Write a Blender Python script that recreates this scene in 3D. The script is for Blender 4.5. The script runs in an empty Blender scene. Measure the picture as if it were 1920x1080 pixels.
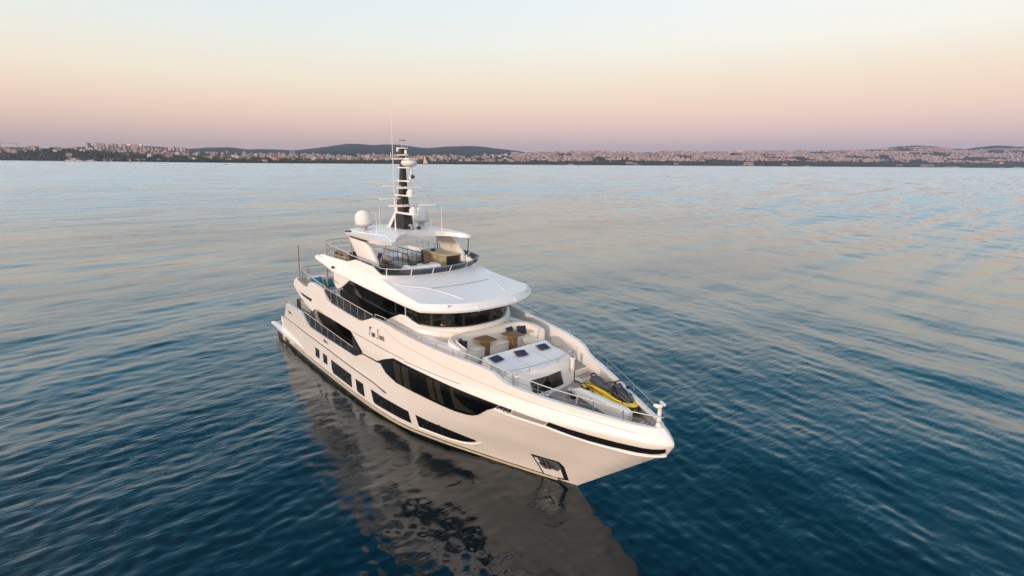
import bpy, bmesh, math, random
import numpy as np
from mathutils import Vector, Matrix
random.seed(7)
sc = bpy.context.scene
R = math.radians

# ------------------------------------------------------------------ camera
# yacht frame: x forward along the keel (0 = stern, 36.8 = bow), y to port, z up, water at z = 0
HX, PITCH, ROLL = 0.7080, 0.22733, 0.00853
CAM = Vector((47.042, -16.994, 14.599))
RIGHT = Vector((math.sin(HX), math.cos(HX), 0))
FWDH = Vector((-math.cos(HX), math.sin(HX), 0))
fw = FWDH * math.cos(PITCH) + Vector((0, 0, -math.sin(PITCH)))
dn = -FWDH * math.sin(PITCH) + Vector((0, 0, -math.cos(PITCH)))
rt = RIGHT * math.cos(ROLL) - dn * math.sin(ROLL)
d2 = RIGHT * math.sin(ROLL) + dn * math.cos(ROLL)
cam = bpy.data.cameras.new('camera')
camo = bpy.data.objects.new('camera', cam)
sc.collection.objects.link(camo)
M = Matrix((( rt.x, -d2.x, -fw.x, CAM.x), (rt.y, -d2.y, -fw.y, CAM.y), (rt.z, -d2.z, -fw.z, CAM.z), (0, 0, 0, 1)))
camo.matrix_world = M
cam.sensor_width = 36
cam.lens = 1015.376 / 1920 * 36
cam.clip_start = .1
cam.clip_end = 80000
sc.camera = camo

# ------------------------------------------------------------------ world and sun
SUN_ELEV = R(6)
SUNH = (RIGHT * -0.52 + FWDH * -0.85).normalized()
SUNV = (SUNH * math.cos(SUN_ELEV) + Vector((0, 0, math.sin(SUN_ELEV)))).normalized()
world = bpy.data.worlds.new('World')
sc.world = world
world.use_nodes = True
nt = world.node_tree
N, L = nt.nodes, nt.links
N.clear()
def s2l(c):
    return tuple((v / 12.92 if v <= .04045 else ((v + .055) / 1.055) ** 2.4) for v in [x / 255 for x in c])
wo = N.new('ShaderNodeOutputWorld'); bg = N.new('ShaderNodeBackground')
tc = N.new('ShaderNodeTexCoord'); sep = N.new('ShaderNodeSeparateXYZ'); L.new(tc.outputs['Generated'], sep.inputs[0])
asn = N.new('ShaderNodeMath'); asn.operation = 'ARCSINE'; L.new(sep.outputs['Z'], asn.inputs[0])
elv = N.new('ShaderNodeMath'); elv.operation = 'DIVIDE'; elv.inputs[1].default_value = math.pi / 2; elv.use_clamp = True
L.new(asn.outputs[0], elv.inputs[0])
def ramp(stops):
    r = N.new('ShaderNodeValToRGB'); L.new(elv.outputs[0], r.inputs[0])
    e = r.color_ramp.elements
    while len(e) > 1: e.remove(e[-1])
    for i, (deg, col) in enumerate(stops):
        x = e[0] if i == 0 else e.new(deg / 90)
        x.position = deg / 90; x.color = (*col, 1)
    return r
left = ramp([(0, s2l((204, 174, 160))), (1.6, s2l((216, 184, 172))), (3.2, s2l((236, 204, 186))), (5.2, s2l((250, 222, 198))), (7.6, s2l((251, 238, 216))),
             (11.0, s2l((240, 243, 235))), (16.5, s2l((221, 240, 253))), (20.5, (.28, .64, .88)), (26, (.08, .40, .64)), (35, (.035, .25, .45)), (50, (.015, .14, .28)), (70, (.5, .62, .8)), (90, (.80, .85, 1.0))])
right = ramp([(0, s2l((192, 176, 178))), (1.6, s2l((204, 182, 186))), (3.0, s2l((232, 200, 194))), (5, s2l((250, 218, 200))), (7.6, s2l((252, 232, 208))),
              (11, s2l((253, 250, 239))), (16.5, s2l((243, 251, 255))), (20.5, (.30, .66, .88)), (26, (.08, .41, .64)), (35, (.035, .26, .45)), (50, (.015, .14, .28)), (70, (.5, .62, .8)), (90, (.80, .85, 1.0))])
sunny = ramp([(0, (1.6, .95, .62)), (8, (2.0, 1.4, .98)), (22, (1.9, 1.6, 1.35)), (45, (1.4, 1.36, 1.4)), (90, (.80, .85, 1.0))])
def dotn(vec):
    d = N.new('ShaderNodeVectorMath'); d.operation = 'DOT_PRODUCT'; d.inputs[1].default_value = vec
    L.new(tc.outputs['Generated'], d.inputs[0]); return d
def maprange(src, a, b):
    m = N.new('ShaderNodeMapRange'); m.interpolation_type = 'SMOOTHSTEP'
    m.inputs['From Min'].default_value = a; m.inputs['From Max'].default_value = b
    L.new(src, m.inputs['Value']); return m
lr = maprange(dotn(RIGHT).outputs['Value'], -.6, .62)
sf = maprange(dotn(SUNH).outputs['Value'], -.35, .75)
def mix(a, b, f):
    m = N.new('ShaderNodeMix'); m.data_type = 'RGBA'
    L.new(a, m.inputs[6]); L.new(b, m.inputs[7])
    if isinstance(f, float): m.inputs[0].default_value = f
    else: L.new(f, m.inputs[0])
    return m.outputs[2]
skyt = N.new('ShaderNodeTexSky'); skyt.sky_type = 'NISHITA'; skyt.sun_disc = False
skyt.sun_elevation = SUN_ELEV; skyt.sun_rotation = math.atan2(SUNV.x, SUNV.y); skyt.air_density = 1.2; skyt.dust_density = 1.5
scl = N.new('ShaderNodeVectorMath'); scl.operation = 'SCALE'; scl.inputs['Scale'].default_value = .10
L.new(skyt.outputs[0], scl.inputs[0])
col = mix(mix(left.outputs[0], right.outputs[0], lr.outputs[0]), sunny.outputs[0], sf.outputs[0])
col = mix(col, scl.outputs[0], .05)
L.new(col, bg.inputs[0]); bg.inputs[1].default_value = 1.045
L.new(bg.outputs[0], wo.inputs[0])

sl = bpy.data.lights.new('sun', 'SUN'); sl.energy = 2.35; sl.color = (1.0, .78, .62); sl.angle = R(3)
so = bpy.data.objects.new('sun', sl); sc.collection.objects.link(so)
so.rotation_euler = SUNV.to_track_quat('Z', 'Y').to_euler(); so.location = (40, -40, 60)

sc.view_settings.view_transform = 'Standard'; sc.view_settings.look = 'None'
sc.view_settings.exposure = 0.0; sc.view_settings.gamma = 1
sc.render.engine = 'CYCLES'
sc.cycles.use_denoising = True
sc.cycles.max_bounces = 7; sc.cycles.volume_bounces = 0; sc.cycles.transparent_max_bounces = 12
sc.cycles.caustics_reflective = False; sc.cycles.caustics_refractive = False

# ------------------------------------------------------------------ materials
def newmat(name):
    m = bpy.data.materials.new(name); m.use_nodes = True
    return m, m.node_tree.nodes, m.node_tree.links, m.node_tree.nodes['Principled BSDF']
def pmat(name, col, rough=.4, metal=0, coat=0, var=.0, scale=3., bump=0., spec=.5):
    m, n, l, p = newmat(name)
    p.inputs['Base Color'].default_value = (*col, 1); p.inputs['Roughness'].default_value = rough
    p.inputs['Metallic'].default_value = metal; p.inputs['Coat Weight'].default_value = coat
    p.inputs['Coat Roughness'].default_value = .06; p.inputs['Specular IOR Level'].default_value = spec
    if var or bump:
        t = n.new('ShaderNodeTexCoord'); z = n.new('ShaderNodeTexNoise'); z.inputs['Scale'].default_value = scale
        z.inputs['Detail'].default_value = 5; l.new(t.outputs['Object'], z.inputs['Vector'])
        if var:
            h = n.new('ShaderNodeHueSaturation'); h.inputs['Color'].default_value = (*col, 1)
            mr = n.new('ShaderNodeMapRange'); mr.inputs['From Min'].default_value = .3; mr.inputs['From Max'].default_value = .7
            mr.inputs['To Min'].default_value = 1 - var; mr.inputs['To Max'].default_value = 1 + var
            l.new(z.outputs[0], mr.inputs[0]); l.new(mr.outputs[0], h.inputs['Value']); l.new(h.outputs[0], p.inputs['Base Color'])
        if bump:
            b = n.new('ShaderNodeBump'); b.inputs['Distance'].default_value = bump; l.new(z.outputs[0], b.inputs['Height']); l.new(b.outputs[0], p.inputs['Normal'])
    return m
WHITE = pmat('gelcoat_white', (.81, .79, .77), .22, coat=.4, var=.03, scale=.45, bump=.02)
ROOFW = pmat('roof_white', (.80, .80, .80), .35, coat=.1, var=.015, scale=.8)
STRIPE = pmat('gloss_black', (.010, .010, .011), .12)
GLASS = pmat('dark_glass', (.006, .007, .008), .04, spec=.6)
CARBON = pmat('carbon_black', (.009, .009, .009), .3)
STEEL = pmat('stainless_steel', (.62, .61, .60), .22, metal=1)
DOMEB = pmat('dome_base_grey', (.45, .45, .46), .5)
MIRROR = pmat('polished_steel', (.85, .85, .82), .38, metal=1)
GREYP = pmat('grey_panel', (.27, .29, .30), .5)
KHAKI = pmat('grey_nonskid', (.22, .22, .19), .6)
CREAM = pmat('cream_vinyl', (.72, .69, .62), .6, var=.03, scale=6)
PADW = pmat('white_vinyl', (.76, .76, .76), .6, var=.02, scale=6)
GOLD = pmat('wet_cream_strake', (.42, .37, .25), .3, var=.15, scale=2)
ANTI = pmat('antifouling', (.012, .014, .016), .4)
BLACK = pmat('black_plastic', (.012, .012, .013), .45)
GREYR = pmat('dark_grey_rubber', (.022, .022, .026), .5)
YELLOW = pmat('yellow_plastic', (.68, .47, .012), .3, coat=.5)
BEIGE = pmat('beige_laminate', (.42, .38, .24), .5, var=.06, scale=5)
RATTAN = pmat('tan_rattan', (.36, .19, .08), .7, var=.2, scale=12)
WOODD = pmat('brown_table', (.16, .12, .08), .5, var=.15, scale=6)
TEAL = pmat('teal_cloth', (.03, .19, .27), .8, var=.15, scale=7)
NAVYP = pmat('navy_plain', (.012, .022, .06), .8)
CURTAIN = pmat('beige_curtain', (.30, .26, .19), .8, var=.1, scale=4)
BROWNC = pmat('brown_fin', (.035, .026, .022), .35, coat=.2)
PINK = pmat('striped_cushion', (.50, .33, .30), .8, var=.3, scale=14)
LEAF = pmat('plant_green', (.05, .07, .03), .7)
ROPE = pmat('rope_grey', (.25, .24, .22), .8)
def schlick(n, l, r0):
    g = n.new('ShaderNodeNewGeometry'); d = n.new('ShaderNodeVectorMath'); d.operation = 'DOT_PRODUCT'; l.new(g.outputs['Normal'], d.inputs[0]); l.new(g.outputs['Incoming'], d.inputs[1])
    def m(op, a, b=0.0):
        x = n.new('ShaderNodeMath'); x.operation = op
        for i, q in enumerate((a, b)):
            if isinstance(q, float): x.inputs[i].default_value = q
            else: l.new(q, x.inputs[i])
        return x.outputs[0]
    p5 = m('POWER', m('SUBTRACT', 1.0, m('ABSOLUTE', d.outputs['Value'])), 5.0)
    return m('ADD', m('MULTIPLY', p5, 1.0 - r0), r0)
def tint_glass():
    m, n, l, p = newmat('tinted_glass')
    out = n['Material Output']; t = n.new('ShaderNodeBsdfTransparent'); t.inputs[0].default_value = (.30, .31, .29, 1)
    g = n.new('ShaderNodeBsdfGlossy'); g.inputs['Roughness'].default_value = .02; g.inputs[0].default_value = (.9, .95, .95, 1)
    mx = n.new('ShaderNodeMixShader'); l.new(schlick(n, l, .04), mx.inputs[0]); l.new(t.outputs[0], mx.inputs[1]); l.new(g.outputs[0], mx.inputs[2])
    l.new(mx.outputs[0], out.inputs[0]); n.remove(p); return m
TGLASS = tint_glass()
def smoke_glass():
    m, n, l, p = newmat('smoked_screen')
    out = n['Material Output']; t = n.new('ShaderNodeBsdfTransparent'); t.inputs[0].default_value = (.12, .13, .15, 1)
    g = n.new('ShaderNodeBsdfGlossy'); g.inputs['Roughness'].default_value = .04; g.inputs[0].default_value = (.9, .92, 1, 1)
    mx = n.new('ShaderNodeMixShader'); l.new(schlick(n, l, .05), mx.inputs[0]); l.new(t.outputs[0], mx.inputs[1]); l.new(g.outputs[0], mx.inputs[2])
    l.new(mx.outputs[0], out.inputs[0]); n.remove(p); return m
SMOKE = smoke_glass()
def plankmat(name, col, gap, axis='Y', step=.12, rough=.6):
    m, n, l, p = newmat(name)
    t = n.new('ShaderNodeTexCoord'); s = n.new('ShaderNodeSeparateXYZ'); l.new(t.outputs['Object'], s.inputs[0])
    a = n.new('ShaderNodeMath'); a.operation = 'DIVIDE'; a.inputs[1].default_value = step; l.new(s.outputs[axis], a.inputs[0])
    b = n.new('ShaderNodeMath'); b.operation = 'FRACT'; l.new(a.outputs[0], b.inputs[0])
    c = n.new('ShaderNodeMath'); c.operation = 'LESS_THAN'; c.inputs[1].default_value = .14; l.new(b.outputs[0], c.inputs[0])
    z = n.new('ShaderNodeTexNoise'); z.inputs['Scale'].default_value = 2.5; z.inputs['Detail'].default_value = 6; l.new(t.outputs['Object'], z.inputs['Vector'])
    h = n.new('ShaderNodeHueSaturation'); h.inputs['Color'].default_value = (*col, 1)
    mr = n.new('ShaderNodeMapRange'); mr.inputs['To Min'].default_value = .8; mr.inputs['To Max'].default_value = 1.2; l.new(z.outputs[0], mr.inputs[0]); l.new(mr.outputs[0], h.inputs['Value'])
    mx = n.new('ShaderNodeMix'); mx.data_type = 'RGBA'; l.new(c.outputs[0], mx.inputs[0]); l.new(h.outputs[0], mx.inputs[6]); mx.inputs[7].default_value = (*gap, 1)
    l.new(mx.outputs[2], p.inputs['Base Color']); p.inputs['Roughness'].default_value = rough
    return m
TEAK = plankmat('weathered_teak', (.30, .27, .25), (.10, .09, .09))
TABLEW = plankmat('teak_table', (.20, .125, .06), (.07, .04, .02), 'X', .11, .5)
def navy():
    m, n, l, p = newmat('navy_patterned')
    t = n.new('ShaderNodeTexCoord'); v = n.new('ShaderNodeTexVoronoi'); v.inputs['Scale'].default_value = 16; l.new(t.outputs['Object'], v.inputs['Vector'])
    r = n.new('ShaderNodeValToRGB'); r.color_ramp.elements[0].position = .22; r.color_ramp.elements[1].position = .3
    r.color_ramp.elements[0].color = (.16, .18, .26, 1); r.color_ramp.elements[1].color = (.012, .018, .055, 1)
    l.new(v.outputs['Distance'], r.inputs[0]); l.new(r.outputs[0], p.inputs['Base Color']); p.inputs['Roughness'].default_value = .85
    return m
NAVY = navy()

# ------------------------------------------------------------------ object helpers
col_ = sc.collection
def tag(o, label, cat, group=None, kind=None):
    if label: o['label'] = label
    if cat: o['category'] = cat
    if group: o['group'] = group
    if kind: o['kind'] = kind
    return o
def empty(name, loc, rz=0):
    o = bpy.data.objects.new(name, None); col_.objects.link(o); o.location = loc; o.rotation_euler = (0, 0, rz); o.empty_display_size = .3
    return o
def cp(root, loc=None, rz=None, label=None, group=None):
    r = root.copy(); col_.objects.link(r)
    if loc is not None: r.location = loc
    if rz is not None: r.rotation_euler = (0, 0, rz)
    if label: r['label'] = label
    if group: r['group'] = group
    for ch in list(root.children):
        c = ch.copy(); col_.objects.link(c); c.parent = r
        for g in list(ch.children):
            d = g.copy(); col_.objects.link(d); d.parent = c
    return r
class MB:
    def __init__(s): s.v = []; s.f = []
    def add(s, vs, fs):
        k = len(s.v); s.v += [tuple(v) for v in vs]; s.f += [tuple(i + k for i in f) for f in fs]; return s
    def box(s, a, b, rz=0, c=None):
        x0, y0, z0 = a; x1, y1, z1 = b
        vs = [(x, y, z) for z in (z0, z1) for y in (y0, y1) for x in (x0, x1)]
        if rz:
            c = c or ((x0 + x1) / 2, (y0 + y1) / 2); co, si = math.cos(rz), math.sin(rz)
            vs = [(c[0] + (x - c[0]) * co - (y - c[1]) * si, c[1] + (x - c[0]) * si + (y - c[1]) * co, z) for x, y, z in vs]
        return s.add(vs, [(0, 2, 3, 1), (4, 5, 7, 6), (0, 1, 5, 4), (2, 6, 7, 3), (0, 4, 6, 2), (1, 3, 7, 5)])
    def tube(s, pts, r, n=8, cap=True, closed=False):
        pts = [Vector(p) for p in pts]; rings = []
        rr = r if isinstance(r, (list, tuple)) else [r] * len(pts)
        for i, p in enumerate(pts):
            a = pts[i - 1] if i or closed else pts[0]; b = pts[(i + 1) % len(pts)] if i < len(pts) - 1 or closed else pts[-1]
            t = (b - a).normalized() if (b - a).length > 1e-9 else Vector((0, 0, 1))
            u = t.cross(Vector((0, 0, 1)));
            if u.length < .05: u = t.cross(Vector((1, 0, 0)))
            u.normalize(); w = u.cross(t)
            rings.append([p + (u * math.cos(2 * math.pi * k / n) + w * math.sin(2 * math.pi * k / n)) * rr[i] for k in range(n)])
        return s.loft(rings, cap and not closed, cap and not closed, True, closed)
    def loft(s, rings, c0=False, c1=False, closed=False, loop=False):
        n = len(rings[0]); vs = [p for r in rings for p in r]; fs = []
        m = len(rings)
        for i in range(m if loop else m - 1):
            j = (i + 1) % m
            for k in range(n if closed else n - 1):
                q = (k + 1) % n
                fs.append((i * n + k, i * n + q, j * n + q, j * n + k))
        if c0: fs.append(tuple(range(n))[::-1])
        if c1: fs.append(tuple((m - 1) * n + k for k in range(n)))
        return s.add(vs, fs)
    def lathe(s, prof, c, n=20, sx=1, sy=1):
        return s.loft([[(c[0] + r * math.cos(2 * math.pi * k / n) * sx, c[1] + r * math.sin(2 * math.pi * k / n) * sy, c[2] + z) for k in range(n)] for r, z in prof], True, True, True)
    def build(s, name, mat, parent=None, smooth=True, ang=35, bevel=0, sub=0, merge=0):
        me = bpy.data.meshes.new(name); me.from_pydata([tuple(v) for v in s.v], [], s.f)
        bm = bmesh.new(); bm.from_mesh(me)
        if merge: bmesh.ops.remove_doubles(bm, verts=bm.verts, dist=merge)
        bmesh.ops.recalc_face_normals(bm, faces=bm.faces)
        if bevel:
            es = [e for e in bm.edges if len(e.link_faces) == 2 and e.calc_face_angle(0) > R(30)]
            bmesh.ops.bevel(bm, geom=es, offset=bevel, segments=2, affect='EDGES', profile=.6, clamp_overlap=True)
        bm.to_mesh(me); bm.free()
        for m in (mat if isinstance(mat, (list, tuple)) else [mat]): me.materials.append(m)
        if smooth:
            for p in me.polygons: p.use_smooth = True
            me.set_sharp_from_angle(angle=R(ang))
        o = bpy.data.objects.new(name, me); col_.objects.link(o)
        if parent:
            o.parent = parent
        if sub:
            md = o.modifiers.new('s', 'SUBSURF'); md.levels = sub; md.render_levels = sub
        return o
def interp(x, xs, ys): return float(np.interp(x, xs, ys))

# ------------------------------------------------------------------ hull form
WS=[-1,0,3,6,9,12.7,16,18.6,20.94,22.56,24.76,26.7,28.15,29.6,30.45,31.3,31.8,32]
WY=[3.3,3.36,3.48,3.6,3.7,3.77,3.8,3.76,3.55,3.24,2.6,1.93,1.44,.95,.65,.33,.12,0]
RS=[-1,0,5,10,18,22,23.6,24.7,25.9,27,28.2,29.3,30.4,31.58,32.7,33.8,35,35.6,36,36.3,36.5,36.65,36.75,36.8]
RY=[3.8,3.85,3.98,4.05,4.08,4.08,4.02,3.93,3.8,3.66,3.45,3.2,2.93,2.56,2.14,1.66,1.12,.86,.68,.51,.38,.25,.13,0]
def smoothed(xs, ys):
    X = np.linspace(-1, xs[-1], 800); Y = np.interp(X, xs, ys)
    k = 21; Yp = np.pad(Y, k // 2, mode='edge'); Z = np.convolve(Yp, np.ones(k) / k, 'valid')
    w = np.clip((X - (xs[-1] - 1.6)) / 1.0, 0, 1); return X, Z * (1 - w) + Y * w
WX, WZ = smoothed(WS, WY); RX, RZ = smoothed(RS, RY)
def inn(z): return .5 * min(max((z - 4.12) / .5, 0), 1) ** 1.4
def tip(z): return float(np.interp(z, [-1, 0, 3.33, 3.65, 4.05], [30.75, 32, 36.16, 36.58, 36.8])) - inn(z)
def Yh(s, z):
    if z > 4.12: return max(float(np.interp(s + inn(z), RX, RZ)), 0)
    d = tip(z) - s; a = min(max(z / 4.05, 0), 1)
    # a soft knuckle runs aft from the stem
    kn = .06 * math.exp(-((z - (2.05 + .02 * (s - 24))) / .5) ** 2) * min(max((s - 24) / 4, 0), 1) * min(max(d / 3, 0), 1)
    a = a ** 1.15
    return max((1 - a) * float(np.interp(32 - d, WX, WZ)) + a * float(np.interp(36.8 - d, RX, RZ)) + kn, 0)
def slab(mb, poly, A, B, cu, cv, rim=True):
    """polygon in (u,v), cut on grid lines and mapped to an outer sheet A and inner sheet B"""
    bm = bmesh.new(); vs = [bm.verts.new((u, 0, v)) for u, v in poly]; bm.faces.new(vs)
    us = [p[0] for p in poly]; vv = [p[1] for p in poly]
    for c, no in [((u, 0, 0), (1, 0, 0)) for u in cu if min(us) + .01 < u < max(us) - .01] + [((0, 0, v), (0, 0, 1)) for v in cv if min(vv) + .01 < v < max(vv) - .01]:
        bmesh.ops.bisect_plane(bm, geom=list(bm.verts) + list(bm.edges) + list(bm.faces), dist=1e-5, plane_co=c, plane_no=no)
    bmesh.ops.triangulate(bm, faces=[f for f in bm.faces if len(f.verts) > 4])
    bm.verts.index_update(); P = [(v.co.x, v.co.z) for v in bm.verts]; n = len(P)
    fs = [tuple(v.index for v in f.verts) for f in bm.faces]
    V = [A(*p) for p in P]; F = list(fs)
    if B:
        V += [B(*p) for p in P]; F += [tuple(i + n for i in f)[::-1] for f in fs]
        if rim:
            for e in bm.edges:
                if len(e.link_faces) == 1:
                    a, b = e.verts[0].index, e.verts[1].index; F.append((a, b, b + n, a + n))
    bm.free(); mb.add(V, F); return mb
SC = [i * .5 for i in range(-2, 60)] + [30 + i * .15 for i in range(48)]
ZC = [-.3, .0, .3, .6, 1.0, 1.4, 1.8, 2.2, 2.6, 3.0, 3.4, 3.8, 4.05, 4.12, 4.2, 4.3, 4.4, 4.5, 4.62, 4.8, 5.2, 5.6]
def hullpanel(mb, poly, o1, o2, sides=(-1,)):
    for sd in sides:
        slab(mb, poly, lambda s, z: (s, sd * max(Yh(s, z) + (o1 if Yh(s, z) > .02 else 0), 0), z),
             (lambda s, z: (s, sd * max(Yh(s, z) + o2, 0), z)) if o2 is not None else None, SC, ZC)
    return mb
yacht = empty('motor_yacht', (0, 0, 0))
tag(yacht, 'large white motor yacht lying at anchor on the calm sea', 'yacht')
Y = yacht
stem = [(tip(z) , z) for z in [-.6, -.3, 0, .4, .8, 1.2, 1.6, 2, 2.4, 2.8, 3.2, 3.33, 3.5, 3.65, 3.85, 4.05, 4.12, 4.2, 4.3, 4.4, 4.5, 4.62]]
BULTOP = [(36.3, 4.64), (35, 4.70), (33.8, 4.80), (32.7, 4.9), (31.6, 5.02), (30.9, 5.10), (30.4, 5.16), (30.0, 5.25), (29.7, 5.42), (29.4, 5.58), (29.0, 5.66), (27.95, 5.74),
          (25.9, 5.82), (24.7, 5.90), (23.6, 5.98), (22, 6.12), (20.6, 6.16), (20.0, 6.12), (18.8, 5.68), (18.3, 5.60)]
def bultop(s): return interp(s, [p[0] for p in BULTOP][::-1], [p[1] for p in BULTOP][::-1])
poly = ([(.35, -.6)] + stem + BULTOP + [(16.5, 5.66), (14.9, 5.74), (14.0, 5.80), (13.5, 5.92), (13.3, 6.2), (13.15, 6.44), (12.8, 6.50), (11.45, 6.60), (10.75, 6.56), (10.35, 6.40), (9.9, 6.30), (8.7, 6.42), (8.0, 6.42), (7.5, 6.12),
        (7.36, 5.78), (7.9, 5.45), (8.66, 5.12), (9.6, 4.82), (10.8, 4.52), (11.3, 4.78), (11.97, 4.86), (13.8, 4.76), (17.04, 4.65), (17.78, 4.2), (18.45, 3.72),
        (18.30, 3.52), (17.45, 3.14), (16.9, 3.06), (12.67, 3.07), (10.2, 3.1), (9.5, 3.14), (9.1, 3.24), (8.8, 3.6), (8.5, 3.80), (8.2, 3.84), (5.0, 3.86), (2.45, 1.35), (2.2, 1.1), (.35, 1.1)])
hullpanel(MB(), poly, 0, -.2, (-1, 1)).build('hull', WHITE, Y, merge=.0005, ang=28)
# underwater body filling, dark antifouling band at the waterline and its wet strake
hullpanel(MB(), [(.35, -.6), (31.3, -.6), (31.95, .02), (31, .10), (28, .03), (22, .10), (18, .22), (12, .30), (6, .34), (3.6, .40), (.35, .5)], .012, None, (-1, 1)).build('antifouling_band', ANTI, Y)
for sd in (-1, 1):
    mb = MB(); P = [(s, sd * (Yh(s, z) + .05), z) for s, z in [(3.9 + i * .7, 0) for i in range(40)] for z in [interp(s, [3.9, 12, 19, 22, 28, 31.4], [.36, .32, .24, .14, .08, .13])]]
    mb.tube(P, .06, 8); mb.build('waterline_strake', GOLD, Y)
for sd in (-1, 1):
    mb = MB(); P = [(s, sd * (Yh(s, z) + .01), z) for s in [5 + i * .7 for i in range(38)] for z in [interp(s, [5, 12, 19, 22, 28, 31.4], [.50, .45, .37, .25, .17, .2])]]
    mb.tube(P, .022, 6); mb.build('boot_line', STRIPE, Y)
# black sheer stripe, polished lip below it, and the recess aft of the stripe
st_top = [(32.32, 4.07), (33.0, 3.97), (33.94, 3.88), (35.0, 3.83), (35.8, 3.84), (36.2, 3.87), (36.5, 3.93), (36.62, 3.97)]
st_bot = [(36.56, 3.74), (36.35, 3.66), (36.1, 3.58), (35.6, 3.52), (34.6, 3.5), (33.82, 3.54), (33, 3.66), (32.1, 3.84)]
hullpanel(MB(), st_top + st_bot, .022, None, (-1, 1)).build('sheer_stripe', STRIPE, Y)
for sd in (-1, 1): hullpanel(MB(), [(30.55, 3.93), (32.02, 3.83), (32.27, 4.03), (30.66, 4.17)], .02, None, (sd,)).build('fairlead_panel', GREYP, Y)
mb = hullpanel(MB(), [(29.75, 4.0), (30.5, 3.94), (30.62, 4.17), (30.0, 4.2)], .024, None, (-1,)); mb.build('mooring_recess', BLACK, Y)
mb = MB()
for x in (30.2, 30.4): mb.tube([(x, -Yh(x, 4.0) - .03, 3.97), (x + .03, -Yh(x, 4.1) - .03, 4.15)], .03, 8)
mb.tube([(29.9, -Yh(29.9, 4.0) - .03, 4.03), (30.55, -Yh(30.5, 4.0) - .03, 3.98)], .02, 6)
mb.build('fairlead_roller', STEEL, Y)
mb = MB()
lipz = lambda s: interp(s, [29.7, 30.6, 32.1, 33.8, 35.4, 36.2, 36.6], [3.95, 3.85, 3.78, 3.46, 3.38, 3.47, 3.56])
P = []
for s in [29.7 + i * .115 for i in range(60)]:
    z = lipz(s)
    if Yh(s, z) > .12: P.append((s, -(Yh(s, z) + .03), z))
tz = P[-1][2] + .02
P2 = P + [(tip(tz) + .03, -.10, tz + .02), (tip(tz) + .08, 0, tz + .03), (tip(tz) + .03, .10, tz + .02)] + [(x, -y, z) for x, y, z in P[::-1]]
mb.tube(P2, .06, 8); mb.build('bow_lip', WHITE, Y)
# rounded bumper under the bow cap
# hull styling grooves
mb = MB()
for z0, s0, s1, r in ((4.66, 17.3, 23.3, .016), (4.56, 23.3, 27.6, .014)):
    mb.tube([(s, -(Yh(s, z0) + .004), z0 - .02 * (s - s0) / 3) for s in np.linspace(s0, s1, 20)], r, 5)
mb.build('groove', GREYR, Y)
mb = MB(); mb.tube([(s, -(Yh(s, z) - .002), z) for s in np.linspace(21.2, 35.6, 50) for z in [interp(s, [21.2, 22.6, 26, 29, 32, 35.6], [5.9, 5.48, 5.16, 4.92, 4.62, 4.38])]], .011, 5); mb.build('panel_seam', GREYP, Y)
mb = MB()
mb.tube([(s, -(Yh(s, z) + .03), z) for s in np.linspace(4.0, 20.9, 40) for z in [interp(s, [4, 9.4, 13.4, 16.8, 19.7, 20.9], [2.5, 2.34, 2.25, 2.12, 2.06, 1.87])]], [.075] * 38 + [.06, .02], 8)
mb.build('rub_rail', WHITE, Y)
mb = MB()
mb.tube([(s, -(Yh(s, z) + .07), z + .05) for s in np.linspace(4.0, 20.9, 40) for z in [interp(s, [4, 9.4, 13.4, 16.8, 19.7, 20.9], [2.5, 2.34, 2.25, 2.12, 2.06, 1.87])]], .035, 6)
mb.build('rub_rail_insert', GREYR, Y)
# hull windows
for i, pl in enumerate([[(10.15, 1.70), (10.95, 1.70), (10.78, .97), (10.02, .97)], [(11.59, 1.67), (12.38, 1.67), (12.22, .95), (11.49, .95)],
                        [(13.06, 1.62), (16.26, 1.55), (16.17, .61), (13.15, .66), (12.97, .95)], [(16.86, 1.48), (17.95, 1.47), (17.93, .59), (17.0, .62), (16.9, .7)],
                        [(18.94, 1.48), (22.85, 1.42), (22.78, .61), (19.25, .62), (19.05, .72)],
                        [(23.43, 1.42), (24.81, 1.34), (26.19, 1.25), (27.3, 1.14), (27.2, 1.0), (26.7, .80), (26.2, .67), (25.4, .6), (23.36, .62)]]):
    w = hullpanel(MB(), pl, .012, None, (1,)).build('hull_window', GLASS, Y)
    w = hullpanel(MB(), pl, .012, None, (-1,)).build('hull_window', GLASS, Y)
    if i in (2, 4, 5):
        mb = MB(); 
        for x in ([14.6] if i == 2 else [21.2] if i == 4 else [25.1]):
            hullpanel(mb, [(x, .66), (x + .12, .66), (x + .1, 1.38 if i > 4 else 1.44), (x - .02, 1.38 if i > 4 else 1.44)], .018, None)
        mb.build('mullion', BLACK, w)
# swim-in ledge along the last window (bright bevel below it)
mb = MB(); mb.tube([(s, -(Yh(s, z) + .0), z) for s, z in [(23.3, .5), (25.4, .49), (26.3, .58), (26.9, .72), (27.4, .98), (27.6, 1.1)]], .045, 6); mb.build('window_ledge', WHITE, Y)
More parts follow.
